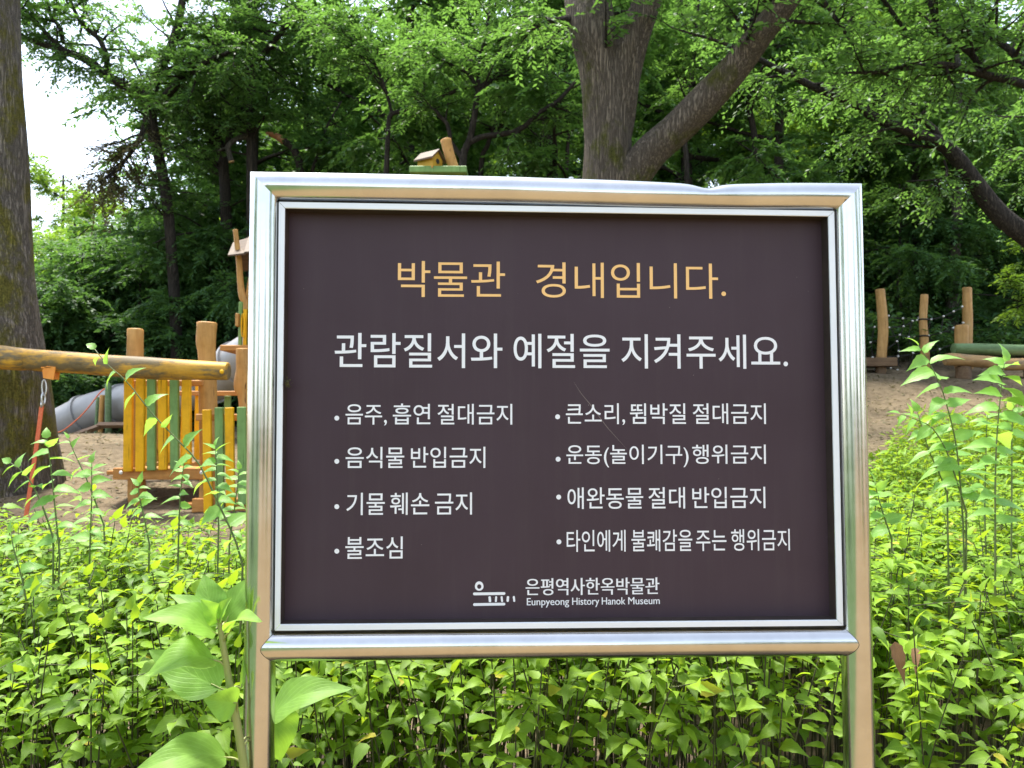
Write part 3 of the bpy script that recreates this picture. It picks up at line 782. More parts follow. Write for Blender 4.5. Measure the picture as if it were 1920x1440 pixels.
# ------------------------------------------------------------------ broad-leaved plant by the left post
plant = thing('broadleaf_plant', (P(478, 1440, 1.5)[0], 1.5, 0), 'tall soft plant with very large pale green leaves beside the left sign post', 'plant')
rows = [(412, 1160), (414, 1185), (422, 1230), (430, 1280), (440, 1330), (450, 1390), (458, 1440)]
q = spline([(x, y, 1.46) for x, y in rows], 24); pts = np.array([P(*r_) for r_ in q])
low = np.array([pts[-1] * (1 - t_) + np.array([pts[-1][0] + .02, 1.46, 0]) * t_ for t_ in np.linspace(.1, 1, 8)])
g = G(); g.tube(np.vstack([pts, low]), np.interp(np.linspace(0, 1, 32), [0, .2, 1], [.0035, .0058, .009]), 12); g.build('stem', 'broad_stem', plant)
def big_leaf(base, tip, wpx, up, bow=.12, fold=.22, db=1.46, dt=1.44, tone=.5, shape=1., wav=.05, mid=None, seed=0, stalk=None):
    """one large leaf from a base pixel to a tip pixel; its petiole runs on to the stem"""
    rr = np.random.default_rng(seed)
    p0, p1 = P(*base, db), P(*tip, dt); d = p1 - p0; L_ = np.linalg.norm(d); d = d / L_
    up = nrm(np.array(up, float)); side = nrm(np.cross(d, up)); nn = np.cross(side, d)
    ns, nw = 26, 6; V = []; uv = []
    wid = wpx * (db + dt) / 2 / F_PX
    for i in range(ns + 1):
        t_ = i / ns
        hw = (math.sin(math.pi * t_ ** (.62 * shape)) ** .85) * (1 - .25 * t_) * wid * .56
        hw = max(hw, .0006)
        c_ = p0 + d * L_ * t_ + nn * L_ * bow * math.sin(math.pi * min(1, t_ * 1.05)) - nn * L_ * .05 * t_ * t_
        for j in range(-nw, nw + 1):
            s_ = j / nw
            lift = fold * hw * abs(s_) ** 1.3 + wav * hw * math.sin(t_ * 15 + s_ * 2 + seed) * abs(s_)
            V.append(c_ + side * hw * s_ + nn * lift); uv.append((t_, s_))
    g = G(); k_ = 2 * nw + 1
    V = np.array(V); i = np.arange(ns)[:, None]; j = np.arange(k_ - 1)[None]
    a_ = i * k_ + j; qd = np.stack([a_, a_ + 1, a_ + k_ + 1, a_ + k_], -1).reshape(-1, 4)
    g.addn(V, qd.ravel(), np.full(len(qd), 4), np.full(len(V), tone), np.array(uv))
    lf = g.build('leaf', 'broad_leaf', plant)
    if stalk:
        e = P(*stalk, 1.46); mdl = (p0 + e) / 2 + np.array([0, 0, .004])
        g = G(); g.tube(spline([e, mdl, p0, p0 + d * L_ * .12 + nn * (L_ * bow * .3)], 10), np.linspace(.0022, .0011, 10), 6); g.build('leaf_stalk', 'broad_stem', lf)
    return lf
big_leaf((405, 1188), (270, 1153), 78, (.05, -.5, .9), .14, .2, 1.46, 1.40, .75, 1, seed=1, stalk=(414, 1196))
big_leaf((410, 1172), (318, 1110), 46, (.1, -.5, .85), .08, .2, 1.47, 1.49, .45, 1, seed=2, stalk=(413, 1180))
big_leaf((405, 1160), (380, 1076), 62, (-.05, -.9, .4), .06, .15, 1.48, 1.52, .35, 1, seed=3, stalk=(413, 1172))
big_leaf((424, 1166), (463, 1082), 58, (-.2, -.9, .35), .05, .18, 1.48, 1.51, .45, 1, seed=4, stalk=(415, 1178))
big_leaf((410, 1165), (378, 1124), 40, (.2, -.8, .7), .05, .3, 1.45, 1.43, 1., 1, seed=5, stalk=(413, 1172))
big_leaf((412, 1162), (432, 1120), 34, (-.3, -.8, .6), .05, .35, 1.45, 1.43, 1., 1, seed=6, stalk=(413, 1172))
big_leaf((430, 1186), (489, 1161), 46, (.1, -.42, .9), .18, .3, 1.44, 1.385, .95, 1.15, seed=7, stalk=(418, 1205))
big_leaf((402, 1238), (273, 1262), 88, (-.05, -.55, .85), .2, .2, 1.45, 1.38, .75, 1, seed=8, stalk=(424, 1252))
big_leaf((412, 1290), (278, 1216), 84, (.25, -.75, .55), -.05, .15, 1.46, 1.48, .3, 1, seed=9, stalk=(436, 1312))
big_leaf((444, 1318), (384, 1312), 62, (-.1, -.95, .2), .05, .35, 1.45, 1.41, .9, 1.1, seed=10, stalk=(446, 1345))
big_leaf((424, 1420), (240, 1450), 88, (.02, -.5, .85), .14, .22, 1.46, 1.36, .6, 1, seed=11, stalk=(456, 1432))
big_leaf((506, 1345), (657, 1285), 84, (-.1, -.5, .85), .14, .2, 1.56, 1.55, .45, 1, seed=12, stalk=(452, 1392))
big_leaf((508, 1330), (528, 1428), 84, (.5, -.8, .2), .06, .16, 1.56, 1.56, .3, 1, seed=13, stalk=(456, 1400))
big_leaf((452, 1290), (458, 1222), 10, (.6, -.7, .2), .04, .5, 1.47, 1.49, .5, 1, seed=14, stalk=(434, 1292))

# low ground cover on the bank right of the sign
def ground_cover():
    rr = np.random.default_rng(8); n_ = 90000
    x = rr.uniform(1.8, 8.5, n_); y = rr.uniform(3.4, 10.6, n_)
    az = x / y
    lim = np.interp(az, [.44, .48, .55, .7], [7.2, 8.4, 9.6, 10.4]) + .35 * np.sin(x * 3.1) + rr.normal(0, .15, n_)
    k = (az > .38) & (az < .75) & (y < lim) & (y > 4.6)
    x, y = x[k], y[k]; n_ = len(x)
    z = hgt(x, y) + rr.uniform(.02, .42, n_) ** 1. * (.75 + .35 * np.sin(x * 2.2 + y * 1.7)) 
    d = nrm(np.stack([rr.normal(size=n_), rr.normal(size=n_), rr.uniform(.0, .9, n_)], -1))
    g = G(); ln = rr.uniform(.05, .11, n_)
    add_leaves(g, L_TREE, np.stack([x, y, z], -1), d, nrm(np.stack([rr.normal(0, .4, n_), rr.normal(-.2, .4, n_), np.ones(n_)], -1)), ln, ln * .38, rr.uniform(.2, .9, n_), rr.uniform(.3, .94, n_))
    tag(g.build('ground_cover', 'hedge_leaf'), 'low lime green ground cover on the bank right of the sign', 'ground cover', kind='stuff')
ground_cover()

# leaf litter on the bare slope
def litter():
    rr = np.random.default_rng(9); n_ = 16000
    y = rr.uniform(5.2, 19, n_); x = y * rr.uniform(-.75, .75, n_)
    g = G(); ln = rr.uniform(.04, .1, n_)
    d = nrm(np.stack([rr.normal(size=n_), rr.normal(size=n_), rr.normal(0, .15, n_)], -1))
    add_leaves(g, L_TREE, np.stack([x, y, hgt(x, y) + .012], -1), d, nrm(np.stack([rr.normal(0, .3, n_), rr.normal(0, .3, n_), np.ones(n_)], -1)), ln, ln * rr.uniform(.12, .5, n_), rr.uniform(-.8, .8, n_), rr.uniform(0, 1, n_))
    tag(g.build('leaf_litter', 'brown_leaf'), 'dry fallen leaves scattered on the bare slope', 'leaf litter', kind='stuff')
litter()

# ================================================================== PLAYGROUND, LEFT
def plank(g, x0, x1, y0, y1, D, th, bev=.008, rot=0.):
    a_, b_ = P(x0, y1, D), P(x1, y0, D); c_ = (a_ + b_) / 2
    g.box(c_, abs(b_[0] - a_[0]), th, abs(b_[2] - a_[2]), bev=bev)
def log_geo(rows, n_=14, k=20, rough=.04, seed=1, rnd=True):
    p, r_ = limb_px(rows, n_)
    if rnd:                                     # eased ends
        d0 = nrm(p[0] - p[1]); d1 = nrm(p[-1] - p[-2])
        p = np.vstack([p[0] + d0 * r_[0] * .10, p[0] + d0 * r_[0] * .03, p, p[-1] + d1 * r_[-1] * .03, p[-1] + d1 * r_[-1] * .10])
        r_ = np.concatenate([[r_[0] * .84], [r_[0] * .97], r_, [r_[-1] * .97], [r_[-1] * .84]])
    g = G(); g.tube(p, r_, k, True, rough, seed); return g
def bolt(name, px, py, D, rad, parent, mat='zinc'):
    c_ = P(px, py, D); g = G(); ring = []
    for t_, r_ in ((0, 1), (.35, .95), (.6, .7), (.75, .3), (.78, .02)):
        ring.append([c_ + np.array([math.cos(a_) * rad * r_, -t_ * rad * .9, math.sin(a_) * rad * r_]) for a_ in np.linspace(0, 2 * np.pi, 12, endpoint=False)])
    g.grid(np.array(ring), True); return g.build(name, mat, parent)

c0 = P(320, 900, 8.3)
deck = thing('play_platform', (c0[0], 8.3, float(hgt(c0[0], 8.3))), 'raised wooden play platform with yellow and green slat railings, left of the sign', 'playground')
def to_ground(px, D): return 787 + (1.5 - float(hgt(P(px, 787, D)[0], D)) + .1) / D * F_PX
log_geo([(254, 618, 8.6, 14.6), (253, 700, 8.6, 15), (252, 800, 8.6, 15), (250, 890, 8.6, 15.5)], seed=2).build('post', 'post_wood', deck, angle=50)
log_geo([(256, 890, 8.45, 15), (258, 930, 8.45, 17), (266, 965, 8.45, 17), (270, to_ground(270, 8.45), 8.45, 17)], seed=3).build('leg', 'post_wood', deck, angle=50)
log_geo([(388, 606, 8.3, 18), (387, 640, 8.3, 18.2), (388, 672, 8.3, 15.5), (390, 760, 8.3, 16.5), (392, 880, 8.3, 17), (393, to_ground(393, 8.3), 8.3, 18)], 22, seed=4, rough=.06).build('post', 'post_wood', deck, angle=50)
log_geo([(456, 655, 9.1, 13), (456, 690, 9.1, 13.5), (453, 725, 9.1, 13), (457, 745, 9.1, 10), (459, 790, 9.1, 11), (460, to_ground(460, 9.1), 9.1, 12)], 24, seed=5, rough=.1).build('post', 'post_wood', deck, angle=50)
log_geo([(300, 700, 10.0, 11), (300, to_ground(300, 10.0), 10.0, 12)], seed=6).build('post', 'post_wood', deck, angle=50)
for x0, x1, y0, y1, D, th in ((214, 396, 877, 899, 8.12, .07), (236, 392, 878, 885, 8.75, .85), (362, 470, 934, 961, 8.0, .08), (372, 476, 936, 942, 8.6, .8)):
    g = G(); plank(g, x0, x1, y0, y1, D, th); g.build('deck_beam' if th < .2 else 'deck_board', 'post_wood_x', deck, smooth=False)
bolt('bolt', 227, 886, 8.08, .02, deck, 'white_plastic'); bolt('bolt', 378, 886, 8.08, .02, deck, 'white_plastic'); bolt('bolt', 374, 782, 8.18, .02, deck, 'white_plastic')
for x, y0, y1, c_, dx in ((240, 698, 884, 'y', 2), (263, 690, 884, 'y', 1), (284.5, 690, 882, 'g', 0), (306, 690, 881, 'y', -1), (328, 692, 880, 'g', -1), (351, 692, 870, 'y', -1),
                          (391, 768, 962, 'y', -3), (413, 764, 958, 'g', -2), (433, 764, 950, 'y', -3), (455, 763, 946, 'g', -2)):
    D = 8.05 if x < 370 else 7.95
    a_, b_ = P(x, y1, D), P(x + dx, y0, D)
    g = G(); L_ = np.linalg.norm(b_ - a_); ang = math.atan2(b_[0] - a_[0], b_[2] - a_[2])
    rot = [[math.cos(ang), 0, math.sin(ang)], [0, 1, 0], [-math.sin(ang), 0, math.cos(ang)]]
    g.box((a_ + b_) / 2, 15.5 * D / F_PX, .05, L_, rot, .006)
    g.build('slat', 'slat_yellow' if c_ == 'y' else 'slat_green', deck, smooth=False)
for x, y0, y1, c_ in ((249, 712, 872, 'y'), (272, 712, 872, 'y'), (318, 705, 870, 'y'), (345, 705, 866, 'y'), (371, 712, 862, 'y'), (426, 742, 870, 'g')):
    g = G(); plank(g, x - 6.5, x + 6.5, y0, y1, 9.5, .05, .006); g.build('slat', 'slat_yellow' if c_ == 'y' else 'slat_green', deck, smooth=False)
for x0, x1, y0, y1, D in ((238, 383, 713, 724, 8.22), (330, 452, 733, 742, 9.42), (368, 470, 776, 789, 8.05), (236, 400, 866, 874, 9.5)):
    g = G(); plank(g, x0, x1, y0, y1, D, .05); g.build('rail', 'post_wood_x', deck, smooth=False)

# swing beam: a weathered log on two props, bolted to the platform post
b0, b1 = P(-330, 640, 7.7), P(427, 695, 7.55)
swing = thing('swing_set', (b0[0], b0[1], float(hgt(b0[0], b0[1]))), 'weathered yellow log beam crossing in front of the mossy trunk at left', 'swing')
log_geo([(-340, 634, 7.75, 26), (0, 670, 7.6, 22.5), (60, 674.5, 7.6, 20.5), (150, 681, 7.58, 20), (250, 689, 7.56, 20.5), (340, 693, 7.55, 19.5), (427, 696, 7.55, 16.5)], 40, 24, .035, 8).build('beam', 'beam_wood', swing, angle=50)
for dx in (-70, 40):
    log_geo([(-320, 640, 7.6, 20), (-320 + dx, 787 + (1.5 - .4) / 7.6 * F_PX, 7.6 + dx * .01, 20)], seed=9).build('leg', 'beam_wood', swing)
bolt('bolt', 416, 697, 7.55 - .085, .022, swing, 'slat_yellow')
g = G(); D = 7.5                                   # orange bracket: saddle strap with two cheeks
pl = [(79, 693), (81, 709), (100, 712), (104, 688), (88, 686)]
F_ = np.array([P(x, y, D) for x, y in pl]); B_ = F_ + [0, .012, 0]; n_ = len(pl)
g.add(np.vstack([F_, B_]), [tuple(range(n_))[::-1], tuple(range(n_, 2 * n_))] + [(i, (i + 1) % n_, n_ + (i + 1) % n_, n_ + i) for i in range(n_)])
F2 = F_ + [-.012, .10, .004]; B2 = F2 + [0, .012, 0]
g.add(np.vstack([F2, B2]), [tuple(range(n_))[::-1], tuple(range(n_, 2 * n_))] + [(i, (i + 1) % n_, n_ + (i + 1) % n_, n_ + i) for i in range(n_)])
g.box(P(93, 690, D + .06), .1, .12, .014, bev=.003)
g.build('bracket', 'orange_metal', swing, smooth=False)
tops = P(83, 712, 7.56)
hang = thing('swing_strap', tuple(P(46, 975, 7.5)), 'red orange strap hanging from the orange bracket on the log beam', 'strap')
g = G(); loop = [P(83 + 4.2 * math.sin(t_) * (1 if t_ < 6 else 1), 727 - 15 * math.cos(t_), 7.56) for t_ in np.linspace(0, 2 * np.pi, 20)]
g.tube(loop, .0062, 8, caps=False); g.tube([P(81.5 + 3.4 * math.sin(t_), 747 - 11 * math.cos(t_), 7.56 + .02 * math.sin(t_)) for t_ in np.linspace(0, 2 * np.pi, 16)], .007, 8, caps=False)
g.tube([P(79.5, 752, 7.56), P(78, 764, 7.56)], .014, 8); g.build('shackle', 'zinc', hang)
q = [P(x, y, 7.56) for x, y in spline([(78, 762), (72, 810), (62, 880), (50, 960), (44, 1010), (38, 1060)], 20)]
g = G()
rows = [[p + np.array([a_ * .019, b_ * .006, 0]) for a_, b_ in ((-1, -1), (1, -1), (1, 1), (-1, 1))] for p in q]
g.grid(np.array(rows), True); g.build('strap', 'red_strap', hang, angle=40)
seat = P(38, 1062, 7.56); g = G(); g.box(seat + [-.2, 0, 0], .5, .2, .035, bev=.01); g.build('seat', 'rope_dark', hang, smooth=False)
g = G(); g.tube([seat + [-.42, 0, 0], P(78 - 90, 712, 7.56)], .012, 8); g.build('strap', 'red_strap', hang)

# tube slide on the mound
sl = [(96, 812, 15.2, 37), (122, 797, 15.1, 38), (160, 778, 15.0, 39), (200, 765, 14.9, 41), (240, 757, 14.7, 43), (300, 748, 14.2, 44), (350, 732, 13.6, 44), (400, 712, 13.1, 44), (430, 694, 12.8, 44), (470, 668, 12.5, 44), (520, 640, 12.2, 44)]
p, r_ = limb_px(sl, 46); r_[:] = .37
slide = thing('tube_slide', tuple(P(300, 800, 14)), 'grey plastic tube slide running down the mound behind the platform', 'slide')
g = G(); g.tube(p, r_, 32, caps=False); inner_ = r_ - .03; g.tube(p, inner_, 32, caps=False)
g.grid(np.stack([g.v[0].reshape(46, 32, 3)[0], g.v[1].reshape(46, 32, 3)[0]]), True); g.build('tube', 'slide_plastic', slide)
for i in (3, 9, 17, 24, 31, 38, 44):
    d = nrm(p[i + 1] - p[i - 1]); g = G(); g.tube([p[i] - d * .035, p[i] - d * .034, p[i] + d * .034, p[i] + d * .035], [.37, .405, .405, .37], 32, caps=False); g.build('flange', 'slide_plastic', slide, angle=40)
for px, y0, y1, rp, D, mat_, lab in ((203, 720, 800, 5.6, 14.2, 'log_green', 'short green log post in front of the grey slide'), (190, 741, 800, 4.6, 14.3, 'post_wood', 'short tan post leaning between two green posts by the slide'), (182, 745, 800, 3.6, 14.4, 'log_green', 'thin green stake left of the short tan post by the slide')):
    b_ = P(px, y1 + 14, D); t = thing('log_post', (b_[0], D, b_[2]), lab, 'post')
    log_geo([(px + (2 if 'tan' in lab else 0), y0, D, rp), (px - (2 if 'tan' in lab else 0), y1 + 18, D, rp)], 6, 14, .03, int(px)).build('log', mat_, t, angle=50)
t = thing('landing_edge', tuple(P(170, 812, 14.0)), 'brown timber edging around the foot of the grey slide', 'edging')
for x0, y0, x1, y1 in ((184, 797, 240, 797), (112, 826, 188, 799)):
    g = G(); a_, b_ = P(x0, y0, 13.9), P(x1, y1, 13.9); g.tube([a_, b_], .055, 4, True); g.build('timber', 'board_brown', t, smooth=False)
g = G(); q = np.array([P(x, y, 13.6) for x, y in spline([(104, 812), (120, 806), (145, 786), (165, 765), (186, 738), (196, 729)], 24)]); g.tube(q, .011, 6)
tag(g.build('rope', 'red_strap'), 'thin red rope slung up along the grey slide', 'rope')

# tower peeking out left of and above the sign
tb = P(500, 787, 10.6)
tower = thing('play_tower', (tb[0], 10.6, float(hgt(tb[0], 10.6))), 'wooden play tower with crooked pole and shingled roof, mostly hidden behind the sign', 'playground')
log_geo([(441, 431, 10.4, 4.6), (444, 456, 10.4, 5), (448, 490, 10.4, 5.4), (451, 530, 10.4, 6), (455, 556, 10.4, 7.5), (462, 574, 10.4, 7), (466, 640, 10.4, 7), (468, to_ground(468, 10.4), 10.4, 8)], 30, 12, .06, 31).build('pole', 'post_wood', tower, angle=50)
log_geo([(470, 520, 10.4, 4), (464, 560, 10.4, 5), (460, 580, 10.4, 5)], 10, 10, .06, 32).build('brace', 'post_wood', tower, angle=50)
for x0, x1, y0, y1, mt in ((447, 455, 566, 655, 'slat_green'), (456, 464, 580, 652, 'slat_yellow'), (465, 474, 570, 655, 'slat_green'), (475, 484, 570, 655, 'slat_yellow')):
    g = G(); plank(g, x0, x1, y0, y1, 10.2, .05, .006); g.build('slat', mt, tower, smooth=False)
g = G(); plank(g, 443, 449, 588, 612, 10.15, .1, .006); g.build('block', 'post_wood', tower, smooth=False)
g = G(); g.tube([P(455.5, 610 + 22 * math.cos(t_), 10.12) + np.array([.02 * math.sin(t_), 0, 0]) for t_ in np.linspace(0, 6.283, 18)], .011, 6, caps=False); g.build('ring', 'slat_yellow', tower)
for x0, x1, y0, y1 in ((440, 640, 654, 664),):
    g = G(); plank(g, x0, x1, y0, y1, 10.6, 1.1); g.build('floor', 'post_wood_x', tower, smooth=False)
for px in (560, 640):
    log_geo([(px, 480, 11, 13), (px, to_ground(px, 11), 11, 14)], 8, 14, .04, px).build('post', 'post_wood', tower, angle=50)
# shingled roof: overlapping boards on a slope rising away, and the slope behind it
A_, B_, C_, D_ = P(427, 481, 10.2), P(437, 457, 10.75), P(640, 395, 10.75), P(640, 455, 10.2)
E_, F2_ = B_ + (B_ - A_) * [1, 1, -1], C_ + (C_ - D_) * [1, 1, -1]
for a0, a1, b0_, b1_ in ((A_, D_, B_, C_), (E_, F2_, B_, C_)):
    g = G()
    for k in range(7):
        f0, f1 = k / 7, (k + 1.12) / 7
        q0, q1 = a0 + (a1 - a0) * f0, a0 + (a1 - a0) * f1; q3, q2 = b0_ + (b1_ - b0_) * f0, b0_ + (b1_ - b0_) * f1
        up0, up1 = np.array([0, 0, .014 * (k % 2)]), np.array([0, 0, .022])
        V = [q0 + up0, q1 + up0, q2 + up0, q3 + up0]; V += [v + up1 for v in V]
        g.add(np.array(V), [(0, 1, 2, 3), (7, 6, 5, 4), (0, 4, 5, 1), (1, 5, 6, 2), (2, 6, 7, 3), (3, 7, 4, 0)])
    g.build('roof_slope', 'roof_wood', tower, smooth=False)

# little house and tilted log on the green board above the sign
hb = P(815, 787, 10.2)
hut = thing('roof_platform', (hb[0], 10.2, float(hgt(hb[0], 10.2))), 'green board on hidden posts above the sign carrying a tiny house and a tilted log', 'playground')
g = G(); plank(g, 772, 877, 322, 334, 10.2, .5); g.build('board', 'slat_green', hut, smooth=False)
for px in (790, 860): log_geo([(px, 333, 10.2, 10), (px, to_ground(px, 10.2), 10.2, 11)], 8, 14, .03, px).build('post', 'post_wood', hut, angle=50)
hz = P(806, 321.5, 10.1); hs = thing('toy_house', tuple(hz), 'tiny yellow wooden house with brown gable roof, perched just above the sign', 'toy house', rz=R(-33))
hw, hl, hh = .13, .1, .15      # local building: front gable towards +x
g = G(); V = np.array([(-hw, -hl, 0), (hw, -hl, 0), (hw, hl, 0), (-hw, hl, 0), (-hw, -hl, hh), (hw, -hl, hh), (hw, hl, hh), (-hw, hl, hh), (-hw, 0, hh + .1), (hw, 0, hh + .1)])
g.add(V, [(3, 2, 1, 0), (0, 1, 5, 4), (2, 3, 7, 6), (1, 2, 6, 9, 5), (3, 0, 4, 8, 7)]); g.build('walls', 'house_wood', hs, smooth=False, local=True)
for sg in (-1, 1):
    g = G(); V = []
    for x in (-hw - .03, hw + .03):
        V += [(x, sg * (hl + .045), hh - .035), (x, 0, hh + .106), (x, 0, hh + .126), (x, sg * (hl + .045), hh - .012)]
    g.add(np.array(V), [(0, 1, 2, 3), (7, 6, 5, 4), (0, 4, 5, 1), (1, 5, 6, 2), (2, 6, 7, 3), (3, 7, 4, 0)]); g.build('roof', 'roof_wood', hs, smooth=False, local=True)
g = G(); g.add(np.array([(hw + .002, .035 * math.cos(t_), hh * .75 + .035 * math.sin(t_)) for t_ in np.linspace(0, 6.283, 16, endpoint=False)] + [(hw + .004, .035 * math.cos(t_), hh * .75 + .035 * math.sin(t_)) for t_ in np.linspace(0, 6.283, 16, endpoint=False)]), [tuple(range(16, 32))] + [(i, (i + 1) % 16, 16 + (i + 1) % 16, 16 + i) for i in range(16)]); g.build('doorway', 'rope_dark', hs, smooth=False, local=True)
for yy in (-hl - .004, hl + .004):
    for zz in (.012, hh - .012):
        g = G(); g.box((0, yy, zz), 2 * hw, .008, .022); g.build('trim', 'post_wood_x', hs, smooth=False, local=True)
g = log_geo([(836, 263, 10.15, 10.5), (842, 288, 10.13, 10.3), (853, 322, 10.1, 10)], 10, 18, .03, 77); lg = thing('tilted_log', tuple(P(853, 322, 10.1)), 'short tan log standing tilted beside the tiny house above the sign', 'log')
g.build('log', 'post_wood', lg, angle=50)
pp = P(1071, 787, 9.0); gp = thing('metal_post', (pp[0], 9., float(hgt(pp[0], 9.))), 'thin grey metal post tip just above the sign, left of the big trunk', 'post')
g = G(); tp = P(1071, 333, 9.0); g.tube([(pp[0], 9., float(hgt(pp[0], 9.)) - .1), tuple(tp - [0, 0, .02])], .027, 14); g.build('tube', 'zinc', gp, angle=40)
g = G(); g.tube([tuple(tp - [0, 0, .02]), tuple(tp)], .031, 14); g.build('cap', 'zinc', gp, angle=40)

# ================================================================== PLAYGROUND, RIGHT
DR = 16.6
for rows, lab, sd in (([(1650, 543, DR, 8.6), (1653, 580, DR, 9), (1656, 620, DR, 9), (1653, 665, DR, 9.2), (1651, 708, DR, 9.5)], 'leftmost and bent of three tan log posts in the dark wood right of the sign', 21),
                      ([(1733, 553, DR, 6.6), (1731, 600, DR, 7.2), (1733, 640, DR, 7.6), (1736, 706, DR, 8)], 'slimmer middle tan log post with dark rope wound round it', 22),
                      ([(1813, 540, DR + .3, 8.2), (1814, 600, DR + .3, 8.6), (1815, 696, DR + .3, 9)], 'tall straight tan log post behind the short stump', 23)):
    x, y = rows[-1][0], rows[-1][1]; b_ = P(x, y, DR); t = thing('log_post', (b_[0], b_[1], b_[2]), lab, 'post', 'tan log posts of the rope net')
    log_geo(rows, 20, 18, .05, sd).build('log', 'pole_tan', t, angle=50)
    if sd == 22:
        for yy in (600, 631):
            g = G(); c_ = P(1732, yy, DR); rad = 8.0 * DR / F_PX
            g.tube([c_ + np.array([rad * math.cos(a_), rad * math.sin(a_), .012 * math.sin(a_ * .5)]) for a_ in np.linspace(0, 6.283, 24)], .018, 6, caps=False); g.build('rope_wrap', 'rope_dark', t)
b_ = P(1802, 690, DR - .2); t = thing('stump', tuple(b_), 'short thick tan log stump in front of the tall straight post', 'stump')
log_geo([(1803, 611, DR - .2, 11.6), (1803, 640, DR - .2, 11.8), (1804, 690, DR - .2, 12.2)], 10, 20, .05, 24).build('log', 'pole_tan', t, angle=50)
b_ = P(1860, 672, DR - .6); t = thing('lying_log', tuple(b_), 'long green log lying on top of the tan log at right edge', 'log')
log_geo([(1788, 654, DR - .6, 10.6), (1850, 655, DR - .6, 10.6), (1930, 657, DR - .6, 10.4), (2040, 660, DR - .6, 10)], 20, 20, .035, 25).build('log', 'log_green', t, angle=50)
b_ = P(1860, 690, DR - .9); t = thing('lying_log', tuple(b_), 'long tan log lying below the green log at right edge', 'log')
log_geo([(1772, 674, DR - .9, 10.5), (1790, 674, DR - .9, 12), (1850, 679, DR - .9, 11.5), (1900, 683, DR - .9, 11.5), (2040, 678, DR - .9, 11)], 24, 20, .05, 26).build('log', 'log_tan', t, angle=50)
b_ = P(1860, 706, DR - .9); t = thing('stump', tuple(b_), 'low dark support block under the tan lying log', 'stump')
for px in (1806, 1935): log_geo([(px, 688, DR - .85, 13), (px, 716, DR - .85, 14)], 5, 14, .05, px).build('log', 'board_brown', t, angle=50)
b_ = P(1630, 690, DR); t = thing('timber_platform', tuple(b_), 'dark brown timber edge with short leg under the bent log post, beside the sign', 'platform')
g = G(); plank(g, 1560, 1672, 672, 688, DR - .25, .5); g.build('timber', 'board_brown', t, smooth=False)
log_geo([(1651, 688, DR - .3, 9), (1651, 716, DR - .3, 9.5)], 4, 14, .04, 27).build('leg', 'board_brown', t); log_geo([(1600, 688, DR - .3, 9), (1600, 716, DR - .3, 9.5)], 4, 14, .04, 28).build('leg', 'board_brown', t)
# rope net with pale clips
net = thing('rope_net', tuple(P(1700, 700, DR)), 'dark climbing rope net with small white clips strung between the tan log posts', 'net')
ropes = [[(1648, 594), (1693, 597), (1720, 600), (1745, 599), (1769, 593), (1790, 583), (1806, 576)], [(1630, 614), (1641, 613), (1667, 614), (1694, 612), (1712, 602), (1728, 597)],
         [(1733, 631), (1741, 629), (1764, 624), (1787, 615), (1806, 606)], [(1634, 642), (1660, 634), (1688, 628), (1705, 632), (1732, 628)],
         [(1632, 670), (1660, 655), (1682, 640), (1694, 612), (1693, 597)], [(1640, 613), (1634, 642), (1636, 670)], [(1669, 614), (1682, 640), (1685, 658), (1684, 682), (1690, 688)],
         [(1711, 602), (1704, 632), (1712, 662), (1703, 690)], [(1745, 599), (1741, 629), (1762, 655), (1758, 680)], [(1769, 593), (1764, 624)], [(1636, 670), (1685, 668), (1712, 664), (1740, 660), (1780, 648)],
         [(1640, 693), (1672, 690), (1684, 694), (1730, 690), (1738, 688)]]
g = G()
for q in ropes: g.tube([P(x, y, DR + .1) for x, y in spline(q, 14)], .011, 5)
g.build('ropes', 'rope_dark', net)
clips = [(1693, 597), (1711, 602), (1723, 596), (1720, 600), (1746, 599), (1769, 593), (1788, 584), (1804, 575), (1640, 613), (1667, 614), (1694, 612), (1741, 629), (1764, 624), (1787, 615), (1806, 605), (1632, 642), (1682, 640), (1687, 628), (1704, 632), (1714, 631), (1685, 658), (1684, 668), (1712, 662), (1636, 670), (1762, 655), (1640, 693), (1683, 694), (1670, 690), (1729, 688), (1738, 687), (1646, 594), (1666, 592)]
cm = None
for x, y in clips:
    if cm is None:
        g = G(); rings = [[(.026 * math.sin(f) * math.cos(a_), .026 * math.sin(f) * math.sin(a_), .022 * math.cos(f)) for a_ in np.linspace(0, 6.283, 8, endpoint=False)] for f in np.linspace(.05, 3.09, 6)]
        g.grid(np.array(rings), True); o_ = g.build('clip', 'white_plastic', net, local=True); cm = o_
    else:
        o_ = cm.copy(); COL.objects.link(o_)
    o_.location = P(x, y, DR + .06) - root_loc(net)

